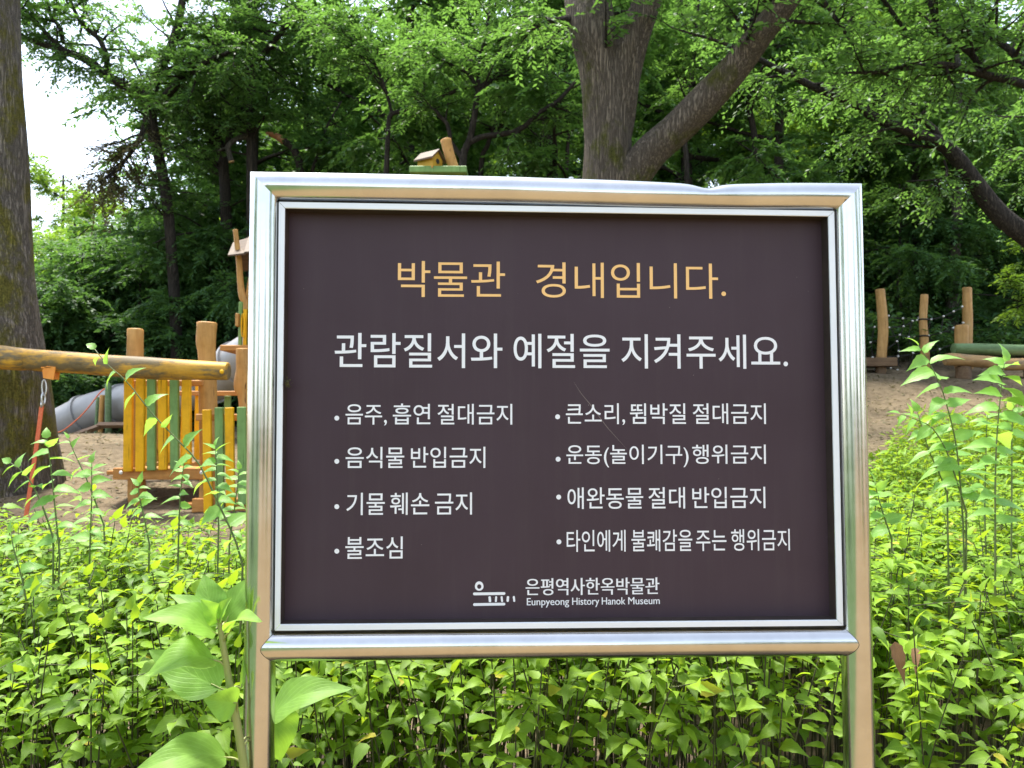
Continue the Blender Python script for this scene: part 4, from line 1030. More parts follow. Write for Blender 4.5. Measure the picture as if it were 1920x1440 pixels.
# ================================================================== TREES
def twig_leaves(gl, gw, pos, dr, L_, m_, leaf, rr, tone, droop=.35, wr=.35):
    """leafy twigs, vectorised: alternate leaves along each twig, hanging slightly"""
    T = len(pos); dr = nrm(dr); up = np.array([0, 0, 1.])
    s_ = ((np.arange(m_) + 1.) / m_)[None, :, None]
    s_ = s_ + rr.uniform(-.5 / m_, .2 / m_, (T, m_, 1))
    sd = nrm(np.cross(dr, up) + rr.normal(0, .12, (T, 3)))[:, None, :] * np.where(np.arange(m_) % 2, 1, -1)[None, :, None]
    pp = pos[:, None, :] + dr[:, None, :] * (L_[:, None, None] * s_) - up * (droop * L_[:, None, None] * s_ ** 2)
    ld = dr[:, None, :] * .65 + sd * .85 + up * (-.3) + rr.normal(0, .28, (T, m_, 3))
    lu = up + rr.normal(0, wr, (T, m_, 3)) 
    n_ = T * m_; ln = rr.uniform(.75, 1.2, n_) * leaf
    tn = np.clip(np.repeat(tone, m_) + rr.normal(0, .16, n_), 0, 1)
    add_leaves(gl, L_TREE, pp.reshape(-1, 3), ld.reshape(-1, 3), lu.reshape(-1, 3), ln, ln * rr.uniform(.4, .56, n_), np.zeros(n_), tn)
    if gw is not None:      # twig wood as thin 3-sided tubes
        ss = np.linspace(0, 1, 3)[None, :, None]
        pw = pos[:, None, :] + dr[:, None, :] * (L_[:, None, None] * ss) - up * (droop * L_[:, None, None] * ss ** 2)
        a_ = nrm(np.cross(dr, up) + 1e-6); b_ = nrm(np.cross(a_, dr)); th = np.array([0, 2.094, 4.189])
        rad = np.array([.006, .004, .0015])[None, :, None, None]
        off = (np.cos(th)[None, None, :, None] * a_[:, None, None, :] + np.sin(th)[None, None, :, None] * b_[:, None, None, :]) * rad
        V = (pw[:, :, None, :] + off).reshape(T, 9, 3)
        fq = np.array([[i * 3 + j, i * 3 + (j + 1) % 3, (i + 1) * 3 + (j + 1) % 3, (i + 1) * 3 + j] for i in range(2) for j in range(3)])
        gw.addn(V.reshape(-1, 3), (np.arange(T)[:, None, None] * 9 + fq[None]).ravel(), np.full(T * 6, 4))

def sub_branches(gw, gl, limb, rr, nsub, lsub, ntw, ltw, m_, leaf, s0=.3, bias=(0, 0, .12), tone=.5, rad0=.03, keep=None, flat=.35, rmin=.004, droop=.35, wood=True):
    """side branches along one limb, each carrying leafy twigs"""
    p, r_ = limb; n_ = len(p); TP, TD, TL, TT = [], [], [], []
    for k in range(nsub):
        s_ = s0 + (1 - s0) * (k + rr.random()) / nsub; x = s_ * (n_ - 1); i = min(int(x), n_ - 2)
        base = p[i] + (p[i + 1] - p[i]) * (x - i); tg = nrm(p[i + 1] - p[i])
        rv = nrm(rr.normal(size=3) * [1, 1, flat]); d = nrm(rv + tg * .55 + np.array(bias))
        L_ = lsub * rr.uniform(.55, 1.1) * (1 - .35 * s_)
        q = [base]; dd = d.copy()
        for j in range(5):
            dd = nrm(dd + rr.normal(0, .16, 3) + np.array([0, 0, -.04])); q.append(q[-1] + dd * L_ / 5)
        q = np.array(q)
        if keep is not None and not keep(q[-1]): continue
        rb = min(rad0, r_[i] * .6)
        gw.tube(q, np.linspace(rb, rmin, 6), 5, caps=False)
        tb = np.clip(tone + rr.normal(0, .2), 0, 1)
        for j in range(ntw):
            f = .15 + .85 * (j + rr.random()) / ntw; y = f * 5; i2 = min(int(y), 4)
            b_ = q[i2] + (q[i2 + 1] - q[i2]) * (y - i2); t2 = nrm(q[i2 + 1] - q[i2])
            d2 = nrm(t2 * .6 + nrm(rr.normal(size=3) * [1, 1, .35]) * .95)
            if keep is not None and not keep(b_ + d2 * ltw): continue
            TP.append(b_); TD.append(d2); TL.append(ltw * rr.uniform(.6, 1.2)); TT.append(np.clip(tb + rr.normal(0, .12), 0, 1))
    if TP: twig_leaves(gl, gw if wood else None, np.array(TP), np.array(TD), np.array(TL), m_, leaf, rr, np.array(TT), droop)
    return len(TP) * m_

def px_of(q):
    """world -> photo pixel (for pruning the view of the sky, as the real crowns are open there)"""
    d = np.asarray(q) - [0, 0, CAM_Z]; yc = d[1] * CP + d[2] * SP; zc = -d[1] * SP + d[2] * CP
    return 960 + d[0] / yc * F_PX, 720 - zc / yc * F_PX

tot = 0
# --- mossy trunk at far left
lt = limb_px([(6, 1075, 9, 126), (3, 960, 9, 107), (-5, 850, 9, 99), (-15, 700, 9, 94), (-26, 560, 9, 88), (-33, 400, 9, 76), (-38, 200, 9, 72), (-42, 0, 9, 70), (-44, -200, 9, 70), (-60, -420, 9.2, 62), (-80, -620, 9.6, 50)], 40)
tree = thing('tree', tuple(lt[0][0]), 'thick mossy grey trunk rising at the left edge behind the log beam', 'tree')
gw, gl = G(), G(); gw.tube(lt[0], lt[1], 40, True, .06, 4)
gw2 = G(); rr = np.random.default_rng(21)
limbs = [limb_px([(-60, -420, 9.2, 44), (-260, -620, 9.6, 34), (-480, -760, 10, 24)], 14), limb_px([(-60, -440, 9.2, 40), (-160, -700, 8.6, 28), (-100, -1000, 7.6, 16)], 14), limb_px([(-80, -600, 9.6, 40), (-60, -850, 10.6, 26), (-200, -1100, 11.6, 14)], 14)]
for L_ in limbs:
    gw.tube(L_[0], L_[1], 14, True, .05, 5)
    tot += sub_branches(gw2, gl, L_, rr, 9, 2.0, 9, .7, 20, .1, .25, keep=lambda q: q[1] > 6 and px_of(q)[1] < -60)
gw.build('trunk', 'bark_moss', tree); gw2.build('branches', 'bark_dark', tree); gl.build('crown', 'tree_leaf', tree)

# --- big forked tree behind the sign
ct = [limb_px([(1150, 905, 10, 92), (1146, 840, 10, 66), (1142, 600, 10, 52), (1140, 420, 10, 49), (1140, 330, 10, 47.5), (1140, 250, 10, 45.5), (1138, 190, 10, 46), (1126, 120, 10, 44), (1112, 60, 10, 45), (1102, -10, 10.1, 43), (1090, -120, 10.2, 38), (1070, -300, 10.4, 30), (1040, -480, 10.6, 20)], 56),
      limb_px([(1150, 260, 10, 34), (1160, 190, 9.95, 34), (1176, 110, 9.9, 32), (1196, 50, 9.85, 29), (1217, -10, 9.8, 27), (1260, -150, 9.6, 22), (1330, -330, 9.4, 15)], 30),
      limb_px([(1156, 420, 10, 34), (1178, 345, 9.9, 33), (1215, 290, 9.8, 33), (1265, 245, 9.7, 32), (1330, 182, 9.5, 31), (1385, 118, 9.3, 28), (1430, 58, 9.1, 26), (1475, 0, 8.9, 23), (1560, -110, 8.6, 18), (1680, -240, 8.2, 12)], 40)]
tree = thing('tree', tuple(ct[0][0][0]), 'big grey barked tree forking into three limbs directly behind the sign', 'tree')
gw = G()
for L_, s_ in zip(ct, (6, 7, 8)): gw.tube(L_[0], L_[1], 36, True, .05, s_)
gw.build('trunk', 'bark', tree)
gw2, gl = G(), G(); rr = np.random.default_rng(22)
knob = limb_px([(1085, 40, 10, 16), (1050, 38, 9.9, 7), (1020, 42, 9.8, 5), (990, 60, 9.7, 3)], 10); gw2.tube(*knob, 8)
def clear_trunk(q):
    x, y = px_of(q); return not (y > 40 and 1040 < x < 1260) and not (y > 60 and abs(x - (1200 + (310 - y) * 1.0)) < 130) and y < 150
tot += sub_branches(gw2, gl, knob, rr, 5, .9, 7, .5, 18, .085, .3, bias=(0, 0, -.2), tone=.3)
for L_ in ct:
    tot += sub_branches(gw2, gl, L_, rr, 14, 2.0, 10, .7, 20, .095, .55, tone=.4, keep=clear_trunk)
gw2.build('branches', 'bark_dark', tree); gl.build('crown', 'tree_leaf', tree)

# --- explicit dark limbs behind
def limb_tree(label, wood_rows, leaf_spec, mat='tree_leaf', bark='bark_dark', seed=0, keep=None, leaf=.1, extra=None, dz=0.):
    global tot, DZ
    DZ = dz
    rr = np.random.default_rng(seed); limbs = [limb_px(r_, 30) for r_ in wood_rows]
    b_ = limbs[0][0][0]; t = thing('tree', tuple(b_), label, 'tree')
    gw, gl = G(), G()
    for i, L_ in enumerate(limbs): gw.tube(L_[0], L_[1], 12, True, .07, seed + i)
    for i, (ns, ls, ntw, ltw, m_, s0, tone, bias) in leaf_spec.items():
        tot += sub_branches(gw, gl, limbs[i], rr, ns, ls, ntw, ltw, m_, leaf, s0, bias, tone, keep=keep)
    gw.build('trunk', bark, t); gl.build('crown', mat, t)
    if extra: extra(t, rr)
    DZ = 0.
    return t
def gnd(px, D): return to_ground(px, D)
def open_sky(q):
    x, y = px_of(q); return not (x < 205 and 190 < y < 420) and not (x < 60 and y > 120)
def stub_clear(q):
    x, y = px_of(q); return not (398 < x < 580 and 238 < y < 330)
def brown_extra(t, rr):
    gl, gw = G(), G(); L_ = limb_px([(280, 200, 14, 6), (262, 260, 13.8, 4), (235, 300, 13.6, 3), (200, 335, 13.4, 2)], 12); gw.tube(*L_, 8)
    sub_branches(gw, gl, L_, rr, 17, 1.4, 9, .65, 18, .1, .2, (-.1, 0, -.25), .5)
    gw.build('dead_branch', 'bark_dark', t); gl.build('withered_foliage', 'brown_leaf', t)
limb_tree('dark tree leaning left at upper left with a long bare limb and withered brown leaves',
          [[(335, gnd(335, 14), 14, 13), (330, 620, 14, 11), (322, 480, 14, 10), (316, 400, 14, 9.5), (304, 320, 14, 9.5), (285, 240, 14, 11), (278, 190, 14, 11), (245, 165, 14, 10), (200, 143, 13.9, 9), (165, 113, 13.8, 8), (117, 95, 13.6, 6), (40, 70, 13.4, 4.5), (-30, 50, 13.2, 3)],
           [(150, 106, 13.7, 6), (118, 92, 13.6, 5), (90, 66, 13.5, 4), (60, 32, 13.4, 3.5), (30, 0, 13.3, 2)], [(118, 80, 13.7, 4), (112, 52, 13.7, 4), (95, 28, 13.7, 3.5), (84, -20, 13.7, 3)],
           [(205, 145, 14, 6), (190, 80, 14, 5), (150, 40, 14.1, 4), (120, -30, 14.2, 3)], [(280, 190, 14, 10), (300, 130, 14.2, 9), (330, 60, 14.4, 8), (350, -60, 14.6, 6), (360, -220, 14.8, 4)], [(285, 210, 14, 9), (340, 150, 13.6, 7), (400, 110, 13.2, 5), (450, 90, 13, 3)]],
          {0: (26, 1.2, 10, .6, 16, .2, .45, (.1, -.1, -.05)), 1: (8, 1., 9, .6, 16, .3, .55, (0, 0, 0)), 2: (8, 1.1, 9, .6, 16, .3, .55, (0, 0, .1)), 3: (14, 1.5, 10, .6, 18, .2, .5, (0, 0, 0)), 4: (22, 2.2, 12, .65, 18, .1, .5, (0, 0, 0)), 5: (16, 1.9, 12, .65, 18, .1, .45, (0, 0, -.25))},
          'tree_leaf', seed=51, keep=lambda q: open_sky(q) and stub_clear(q), dz=3., leaf=.11, extra=brown_extra)
def stub_extra(t, rr):
    L_ = limb_px([(474, 256, 14.8, 6), (455, 257, 14.7, 5.5), (440, 263, 14.6, 5), (428, 274, 14.5, 5), (430, 288, 14.5, 5), (434, 303, 14.5, 5.5)], 18); g = G(); g.tube(*L_, 10); s_ = g.build('broken_limb', 'bark_grey', t)
    L2 = limb_px([(430, 275, 14.5, 2.5), (418, 279, 14.5, 2), (407, 284, 14.5, .8)], 6); g = G(); g.tube(*L2, 6); g.build('twig', 'bark_grey', t)
    d = nrm(L_[0][-1] - L_[0][-2]); g = G(); g.tube([L_[0][-1], L_[0][-1] + d * .012], [L_[1][-1] * 1.02, L_[1][-1]], 12); g.build('cut_face', 'cut_wood', s_)
limb_tree('straight dark trunk just left of the sign corner with a sawn broken limb', [[(476, gnd(476, 14.8), 14.8, 14), (474, 500, 14.8, 12), (472, 300, 14.8, 10.5), (471, 220, 14.8, 10), (468, 120, 14.8, 9), (462, 20, 14.8, 8), (470, -160, 14.8, 5)], [(470, 130, 14.8, 6), (520, 70, 14.2, 5), (560, 20, 13.8, 3)], [(468, 160, 14.8, 6), (420, 110, 14.3, 5), (380, 60, 14, 3)]],
          {0: (46, 2.0, 11, .65, 18, .28, .35, (0, -.2, -.1)), 1: (14, 1.7, 11, .65, 18, .15, .5, (0, 0, -.15)), 2: (14, 1.7, 11, .65, 18, .15, .45, (0, 0, -.15))}, 'tree_leaf', seed=61, extra=stub_extra, keep=stub_clear, dz=3., leaf=.11)
limb_tree('dark leaning trunk with a fork behind the leafy sprays left of the sign', [[(432, gnd(432, 15.4), 15.4, 15), (426, 500, 15.4, 11), (420, 320, 15.4, 10), (408, 260, 15.4, 9), (388, 228, 15.4, 8), (360, 212, 15.4, 7), (320, 190, 15.2, 5)], [(424, 285, 15.4, 6), (434, 245, 15.4, 6), (452, 210, 15.4, 6), (470, 150, 15.6, 5), (500, 60, 15.8, 3)]],
          {0: (34, 1.8, 11, .65, 18, .25, .4, (0, -.2, .0)), 1: (18, 2., 11, .65, 18, .3, .5, (0, 0, .1))}, 'tree_leaf_dark', seed=71, keep=stub_clear, dz=3., leaf=.11)
def torn_extra(t, rr):
    L_ = limb_px([(499, 249, 15, 2.2), (508, 252, 15, 4.2), (520, 256, 15, 5.6), (534, 266, 15, 6)], 12); g = G(); g.tube(*L_, 10, True, .3, 3); g.build('torn_end', 'torn_wood', t)
limb_tree('small trunk with a torn reddish broken top above the sign corner', [[(568, gnd(568, 15), 15, 10), (566, 420, 15, 8), (563, 325, 15, 7.5), (558, 295, 15, 7), (546, 275, 15, 6.6), (533, 265, 15, 6)], [(574, 420, 15.1, 4), (584, 330, 15.1, 3.6), (596, 290, 15.1, 3), (612, 240, 15.1, 2.4), (640, 190, 15.2, 1.5)]],
          {1: (12, 1.2, 9, .6, 16, .4, .5, (0, 0, 0))}, 'tree_leaf_dark', seed=81, extra=torn_extra, keep=stub_clear, dz=3.)
limb_tree('slender dark tree with spreading bent limbs just behind the tiny house', [[(868, gnd(868, 14), 14, 11), (866, 420, 14, 9), (868, 300, 14, 7), (874, 276, 14, 7), (882, 258, 14, 6.5), (890, 215, 14, 6), (897, 172, 14, 5), (920, 148, 14, 4), (945, 132, 14, 2.5), (985, 100, 14, 1.6)],
           [(878, 268, 14, 6), (905, 256, 14, 5.5), (950, 250, 13.9, 5.5), (982, 238, 13.8, 5), (1010, 212, 13.7, 4.6), (1045, 190, 13.6, 4), (1080, 152, 13.5, 3)], [(897, 175, 14, 4), (880, 140, 14, 3.6), (850, 125, 14.1, 3), (815, 110, 14.2, 2)], [(845, 262, 14, 4), (838, 232, 14, 4), (820, 212, 14, 3.6), (810, 190, 14, 2)], [(897, 172, 14, 4.5), (898, 120, 14, 3.5), (915, 40, 14.1, 2.5), (920, -60, 14.2, 2)], [(868, 300, 14, 5), (845, 265, 14, 4)]],
          {0: (16, 1.6, 9, .6, 16, .62, .55, (0, 0, .1)), 1: (9, 1.1, 8, .55, 16, .45, .5, (0, 0, .15)), 2: (10, 1.3, 9, .6, 16, .3, .6, (0, 0, .1)), 3: (7, .9, 8, .5, 16, .3, .5, (0, 0, .1)), 4: (22, 2.1, 11, .6, 18, .3, .65, (0, 0, .1))}, 'tree_leaf', seed=91)
limb_tree('bent dark sapling with a hooked horizontal limb left of the tiny house', [[(718, gnd(718, 15.5), 15.5, 8), (722, 420, 15.5, 6), (728, 245, 15.5, 4.5), (732, 218, 15.5, 4.5), (742, 211, 15.5, 4.5), (770, 206, 15.5, 4.5), (800, 195, 15.5, 4), (850, 172, 15.5, 3.5), (905, 155, 15.5, 3), (940, 135, 15.5, 1.8)], [(735, 214, 15.5, 3), (720, 160, 15.5, 3), (690, 100, 15.4, 2.5), (640, 60, 15.3, 2)], [(790, 196, 15.5, 3), (800, 150, 15.5, 2.5), (830, 90, 15.6, 2)]],
          {0: (12, 1.2, 9, .55, 16, .6, .6, (0, 0, .2)), 1: (18, 1.8, 11, .6, 18, .2, .6, (0, 0, .1)), 2: (14, 1.6, 11, .6, 18, .3, .7, (0, 0, .1))}, 'tree_leaf', seed=101)
limb_tree('thick dark leaning tree limb descending from centre to the right edge above the log posts', [[(2130, 700, 12.4, 36), (2060, 560, 12.3, 30), (1990, 490, 12.2, 24), (1920, 440, 12, 19), (1870, 400, 12, 17.5), (1830, 345, 12, 15), (1795, 297, 12, 14), (1766, 270, 12, 13), (1705, 246, 11.9, 10), (1640, 220, 11.8, 9), (1600, 192, 11.7, 8), (1540, 170, 11.6, 7), (1480, 140, 11.5, 6), (1425, 112, 11.4, 5), (1400, 95, 11.3, 3.5)],
           [(1770, 274, 12, 8), (1748, 240, 12, 6.5), (1710, 215, 12, 6), (1668, 192, 12, 5), (1650, 150, 12, 4), (1640, 110, 12, 2.5)], [(1920, 440, 12, 14), (1990, 330, 12.4, 12), (2020, 200, 12.8, 9), (2040, 40, 13, 6)], [(1770, 300, 12, 2), (1776, 322, 12, 2), (1765, 335, 11.9, 1.6), (1700, 340, 11.8, 1)]],
          {0: (20, 1.5, 9, .6, 16, .48, .55, (0, 0, -.05)), 1: (12, 1.3, 9, .6, 16, .3, .5, (0, 0, .1)), 2: (20, 2.2, 10, .65, 18, .3, .5, (0, 0, -.1)), 3: (6, .8, 8, .5, 14, .2, .6, (0, 0, -.2))}, 'tree_leaf', seed=111, leaf=.09)
limb_tree('dark thin boughs crossing the top right corner from a trunk beyond the frame', [[(2250, 900, 9.5, 40), (2200, 500, 9.5, 34), (2120, 300, 9.4, 20), (2010, 200, 9.3, 10), (1920, 158, 9.2, 8), (1850, 141, 9.1, 7), (1770, 121, 9, 6), (1700, 128, 9, 4.5), (1640, 136, 9, 3.5), (1585, 136, 9, 2)], [(1850, 141, 9.1, 5), (1815, 96, 9.1, 6), (1770, 74, 9.1, 6), (1752, 30, 9.1, 5), (1735, -20, 9.1, 4)], [(1960, 175, 9.3, 8), (1900, 100, 9.4, 7), (1850, 60, 9.5, 5), (1820, 0, 9.6, 4), (1790, -80, 9.7, 3)], [(1700, 60, 9.2, 3.5), (1672, 22, 9.2, 4), (1650, -10, 9.2, 4)], [(1600, 85, 9.3, 2), (1578, 50, 9.3, 3.5), (1550, 10, 9.3, 4), (1535, -30, 9.3, 4)]],
          {0: (14, .95, 9, .5, 16, .5, .4, (0, 0, .1)), 1: (14, 1.1, 9, .5, 16, .15, .4, (0, 0, .1)), 2: (16, 1.3, 10, .5, 16, .2, .35, (0, 0, .1)), 4: (8, .9, 8, .5, 16, .2, .45, (0, 0, .1))}, 'tree_leaf', seed=121, leaf=.085)
limb_tree('pale grey slim trunk standing in the dark wood behind the log posts', [[(1782, gnd(1782, 20), 20, 13), (1785, 600, 20, 12), (1790, 480, 20, 10.5), (1794, 400, 20, 9), (1790, 330, 20, 7), (1800, 200, 20, 6), (1790, 50, 20, 4)], [(1790, 330, 20, 4), (1840, 260, 20, 3), (1880, 220, 20, 2)]], {0: (26, 2.4, 11, .7, 18, .52, .6, (0, 0, 0)), 1: (8, 1.6, 10, .7, 18, .3, .6, (0, 0, 0))}, 'tree_leaf', 'bark_grey', seed=131, leaf=.11)
for (x0, y0, x1, y1, x2, y2, rp, D, lab, sd) in ((900, 340, 915, 270, 935, 205, 5, 17, 'slanting dark sapling right of the tiny house', 141), (985, 345, 1012, 285, 1020, 215, 4, 16.5, 'thin crooked sapling between the tiny house and the big trunk', 142), (1062, 330, 1066, 250, 1062, 130, 4, 17, 'thin upright sapling close left of the big trunk', 143), (1288, 340, 1285, 250, 1300, 120, 5, 18, 'dark sapling seen through the fork right of the big trunk', 144), (1420, 350, 1415, 260, 1400, 150, 7, 19, 'dim trunk above the dented part of the sign frame', 145)):
    limb_tree(lab, [[(2 * x0 - x1, gnd(x0, D), D, rp * 1.5), (x0, y0, D, rp), (x1, y1, D, rp * .85), (x2, y2, D, rp * .7), (x2 * 1.01, y2 - 160, D, rp * .4)]], {0: (18, 1.7, 10, .65, 18, .6, .55, (0, 0, 0))}, 'tree_leaf', seed=sd)
print('explicit tree leaves', tot)

# --- background wood: a few grown individuals, then copies of each with its trunk and crown
def grow_tree(seed, H, crown0, spread, leafmat, leaf=.15, nl=10, tone=.5, bark='bark_dark', nsub=9, ntw=14, m_=26, lean=.06):
    global tot
    rr = np.random.default_rng(seed); gw, gl = G(), G()
    n_ = 12; t_ = np.linspace(0, 1, n_)
    p = np.stack([np.cumsum(rr.normal(0, lean, n_)) * H * .06, np.cumsum(rr.normal(0, lean, n_)) * H * .06, t_ * H - .3], -1); p[:, :2] -= p[0, :2]
    r_ = np.interp(t_, [0, .08, 1], [.022 * H, .015 * H, .004 * H]); gw.tube(p, r_, 10, True, .06, seed)
    limbs = [(p[int(n_ * crown0):], r_[int(n_ * crown0):])]
    for k in range(nl):
        s_ = crown0 + (.93 - crown0) * (k + rr.random() * .6) / nl; x = s_ * (n_ - 1); i = min(int(x), n_ - 2)
        b_ = p[i] + (p[i + 1] - p[i]) * (x - i); az = k * 2.4 + rr.normal(0, .4)
        L_ = spread * (1 - .45 * ((s_ - crown0) / (1 - crown0)) ** 1.5) * rr.uniform(.8, 1.15)
        d = np.array([math.cos(az), math.sin(az), rr.uniform(.15, .6)]); q = [b_]
        for j in range(7):
            d = nrm(d + rr.normal(0, .13, 3) + [0, 0, -.05]); q.append(q[-1] + d * L_ / 7)
        q = np.array(q); rl = np.linspace(r_[i] * .5, .012, 8); gw.tube(q, rl, 7, False); limbs.append((q, rl))
    for L_ in limbs:
        tot += sub_branches(gw, gl, L_, rr, nsub, spread * .45, ntw, .75, m_, leaf, .15, tone=tone, bias=(0, 0, -.02), wood=False)
    root = thing('tree', (0, 0, 0), 'x', 'tree')
    gw.build('trunk', bark, root); gl.build('crown', leafmat, root); return root
protos = {
 'A': grow_tree(201, 13, .3, 4.2, 'tree_leaf', tone=.5), 'B': grow_tree(202, 12, .36, 4.0, 'tree_leaf', tone=.62), 'C': grow_tree(203, 14, .28, 4.4, 'tree_leaf_dark', tone=.5),
 'D': grow_tree(204, 6.5, .12, 3.0, 'tree_leaf_light', leaf=.12, tone=.5, nl=9), 'E': grow_tree(205, 4.6, .08, 2.7, 'tree_leaf_dark', leaf=.11, tone=.55, nl=9), 'F': grow_tree(206, 11, .3, 3.8, 'tree_leaf_light', tone=.3)}
LAB = {'A': 'tall mid green tree of the dense wood filling the background', 'B': 'tall loose green tree of the dense wood filling the background', 'C': 'tall dark green tree of the dense wood filling the background',
       'D': 'bright sunlit bushy tree on the far low hill under the open sky at left', 'E': 'low dark spreading maple at the shaded edge of the wood', 'F': 'yellow green sunlit tree among the dark wood'}
GRP = {k: 'trees of the dense background wood' for k in 'ABCF'}; GRP['D'] = 'sunlit trees on the far low hill'; GRP['E'] = 'low dark maples at the wood edge'
PL = [(-6.8, 25, 'A', 1.1), (-5, 31, 'A', 1.15), (-8.6, 35, 'A', 1.1), (-3.4, 27, 'B', 1.1)]
rr = np.random.default_rng(77)
def row(y, az0, az1, step, kinds, jit=1.):
    x = az0 * y
    while x < az1 * y:
        PL.append((x + rr.normal(0, .5) * jit, y + rr.normal(0, 1.) * jit, kinds[int(rr.integers(len(kinds)))], rr.uniform(.85, 1.15))); x += step
row(20.5, -.33, .80, 3.6, 'AABC')
row(26, -.36, .82, 4.2, 'ABBF')
row(33, -.38, .84, 5., 'ABFC')
row(43, -.40, .86, 5.5, 'ABF', 1.5)
row(54, -.36, .88, 6., 'ABCF', 1.5)
row(66, -.30, .88, 6.5, 'ABF', 1.5)
row(30, -.74, -.50, 3.2, 'DD'); row(36, -.72, -.42, 4., 'DDF')
row(24, -.56, -.42, 2.8, 'D')
for x, y, s_ in ((-10.6, 18.6, .95), (-8.9, 18.3, 1.), (-7.4, 18.5, .95), (-6., 18.6, 1.), (-4.6, 19., 1.), (-12, 20, 1.1), (-10.4, 19, 1.), (-2.6, 18.6, 1.2), (-7.5, 21.5, 1.6), (-10, 23.5, 1.5), (-4.5, 22, 1.6), (3., 19, 1.1), (10.4, 20.5, 1.1), (16, 24, 1.3), (13, 25, 1.4), (10, 24, 1.4), (-1.5, 19.5, .8), (1.5, 20, .9), (5., 20.2, .8), (8.2, 21.5, .8), (12.6, 22, .9), (15, 21, .8)): PL.append((x, y, 'E', s_))
first = {}
for x, y, k, s_ in PL:
    o_ = protos[k] if k not in first else copy_tree(protos[k]); first[k] = 1
    o_.location = (x, y, float(hgt(x, y))); o_.rotation_euler = (0, 0, rr.uniform(0, 6.28)); o_.scale = (s_, s_, s_ * rr.uniform(.92, 1.08))
    tag(o_, LAB[k], 'tree', GRP[k])
# a few unseen trees added around the viewer to show in the polished pipes
for x, y, k, s_ in ((-9, -3.5, 'D', 1.), (-7, -15, 'E', 1.2), (10, -5, 'D', 1.05), (8, -16, 'E', 1.3), (17, 1, 'D', 1.2), (1, -26, 'D', .8)):
    o_ = copy_tree(protos[k]); o_.location = (x, y, float(hgt(x, y))); o_.rotation_euler = (0, 0, x); o_.scale = (s_,) * 3
    tag(o_, 'unseen tree added to be mirrored in the steel frame', 'tree', 'unseen trees added to be mirrored in the steel frame')
print('background trees', len(PL), 'leaves', tot)

# undergrowth of broad dark leaves at the edge of the wood
def bush(seed, Rr, H, n_, leaf, mat):
    rr = np.random.default_rng(seed); gl, gs = G(), G(); pos, dr, up = [], [], []
    for k in range(n_):
        az = rr.uniform(0, 6.28); r_ = Rr * rr.uniform(0, 1) ** .6; top = np.array([math.cos(az) * r_, math.sin(az) * r_, H * rr.uniform(.45, 1) * (1 - .45 * (r_ / Rr) ** 2)])
        q = np.array([np.array([top[0] * .3, top[1] * .3, 0]) * (1 - t_) + top * t_ + np.array([0, 0, .08 * math.sin(3.14 * t_)]) for t_ in np.linspace(0, 1, 5)]); gs.tube(q, np.linspace(.007, .003, 5), 4, False)
        for j in range(9):
            t_ = 1 - j * .075; p = q[0] + (q[-1] - q[0]) * t_; a2 = j * 2.4 + az
            pos.append(p + [0, 0, .05]); dr.append([math.cos(a2), math.sin(a2), rr.uniform(-.35, .25)]); up.append([rr.normal(0, .25), rr.normal(0, .25), 1])
    m_ = len(pos); ln = leaf * rr.uniform(.7, 1.2, m_)
    add_leaves(gl, L_MID, np.array(pos), np.array(dr), np.array(up), ln, ln * .5, rr.uniform(.3, 1, m_), rr.uniform(0, 1, m_))
    root = thing('bush', (0, 0, 0), 'x', 'bush'); gs.build('stems', 'hedge_stem', root); gl.build('foliage', mat, root); return root
bp = bush(301, 1.1, 1.25, 60, .2, 'tree_leaf_dark')
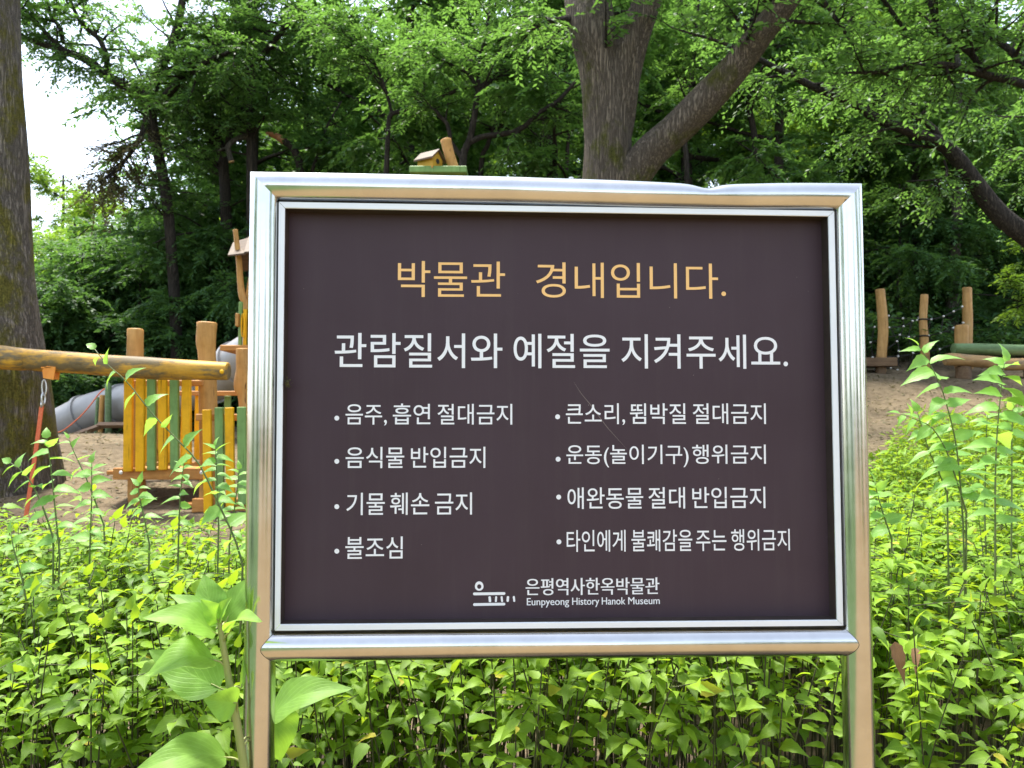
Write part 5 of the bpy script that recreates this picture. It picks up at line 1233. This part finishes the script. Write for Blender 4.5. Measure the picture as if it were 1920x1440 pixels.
BL = [(1650, 17.6, 1.1, 'dark broad leaved bush behind the bent log post'), (1700, 17.8, 1.0, 'dark broad leaved bush behind the rope net'), (1612, 18.2, 1.1, 'dark broad leaved bush half hidden by the right sign post'), (1860, 18.2, .95, 'leafy bush behind the green lying log'), (1915, 18.6, 1.0, 'leafy bush at the right edge above the lying logs'), (1760, 18.6, .75, 'small dark bush at the foot of the pale slim trunk')]
for k, (px, D, s_, lab) in enumerate(BL):
    o_ = bp if k == 0 else copy_tree(bp); x = P(px, 700, D)[0]; o_.location = (x, D, float(hgt(x, D)) - .02); o_.scale = (s_, s_, s_); o_.rotation_euler = (0, 0, k * 1.3); tag(o_, lab, 'bush', 'dark bushes at the wood edge')
def undergrowth():
    rr = np.random.default_rng(88); n_ = 42000
    y = rr.uniform(18.2, 52, n_); x = y * rr.uniform(-.62, .8, n_)
    cl = np.sin(x * .9 + y * .4) + np.sin(x * .37 - y * .8 + 2)
    z = hgt(x, y) + rr.uniform(0, 1, n_) * (.5 + .35 * np.clip(cl, -1, 2)) * np.clip((y - 17.5) / 4, .35, 1.6)
    g = G(); ln = rr.uniform(.14, .3, n_)
    d = nrm(np.stack([rr.normal(size=n_), rr.normal(size=n_), rr.uniform(-.3, .5, n_)], -1))
    add_leaves(g, L_TREE, np.stack([x, y, z], -1), d, nrm(np.stack([rr.normal(0, .4, n_), rr.normal(-.2, .4, n_), np.ones(n_)], -1)), ln, ln * .5, np.zeros(n_), rr.uniform(0, .9, n_))
    tag(g.build('undergrowth', 'tree_leaf_dark'), 'dark leafy undergrowth covering the wooded slope', 'undergrowth', kind='stuff')
undergrowth()
# bright spray reaching in at the right edge
limb_tree('bright leafy branch poking in at the right edge above the bush', [[(2010, 760, 14, 9), (1990, 620, 14, 6), (1960, 545, 14, 4), (1920, 530, 14, 2.5), (1880, 528, 14, 1.4)], [(1960, 545, 14, 3), (1935, 560, 13.9, 2), (1905, 578, 13.9, 1.2)], [(1980, 580, 14, 3), (1950, 500, 14, 2.4), (1915, 470, 14, 1.4)]], {0: (9, .5, 6, .35, 14, .66, .8, (0, 0, 0)), 1: (6, .4, 6, .35, 14, .3, .8, (0, 0, 0)), 2: (7, .5, 6, .4, 14, .4, .7, (0, 0, 0))}, 'tree_leaf_light', seed=151, leaf=.085)
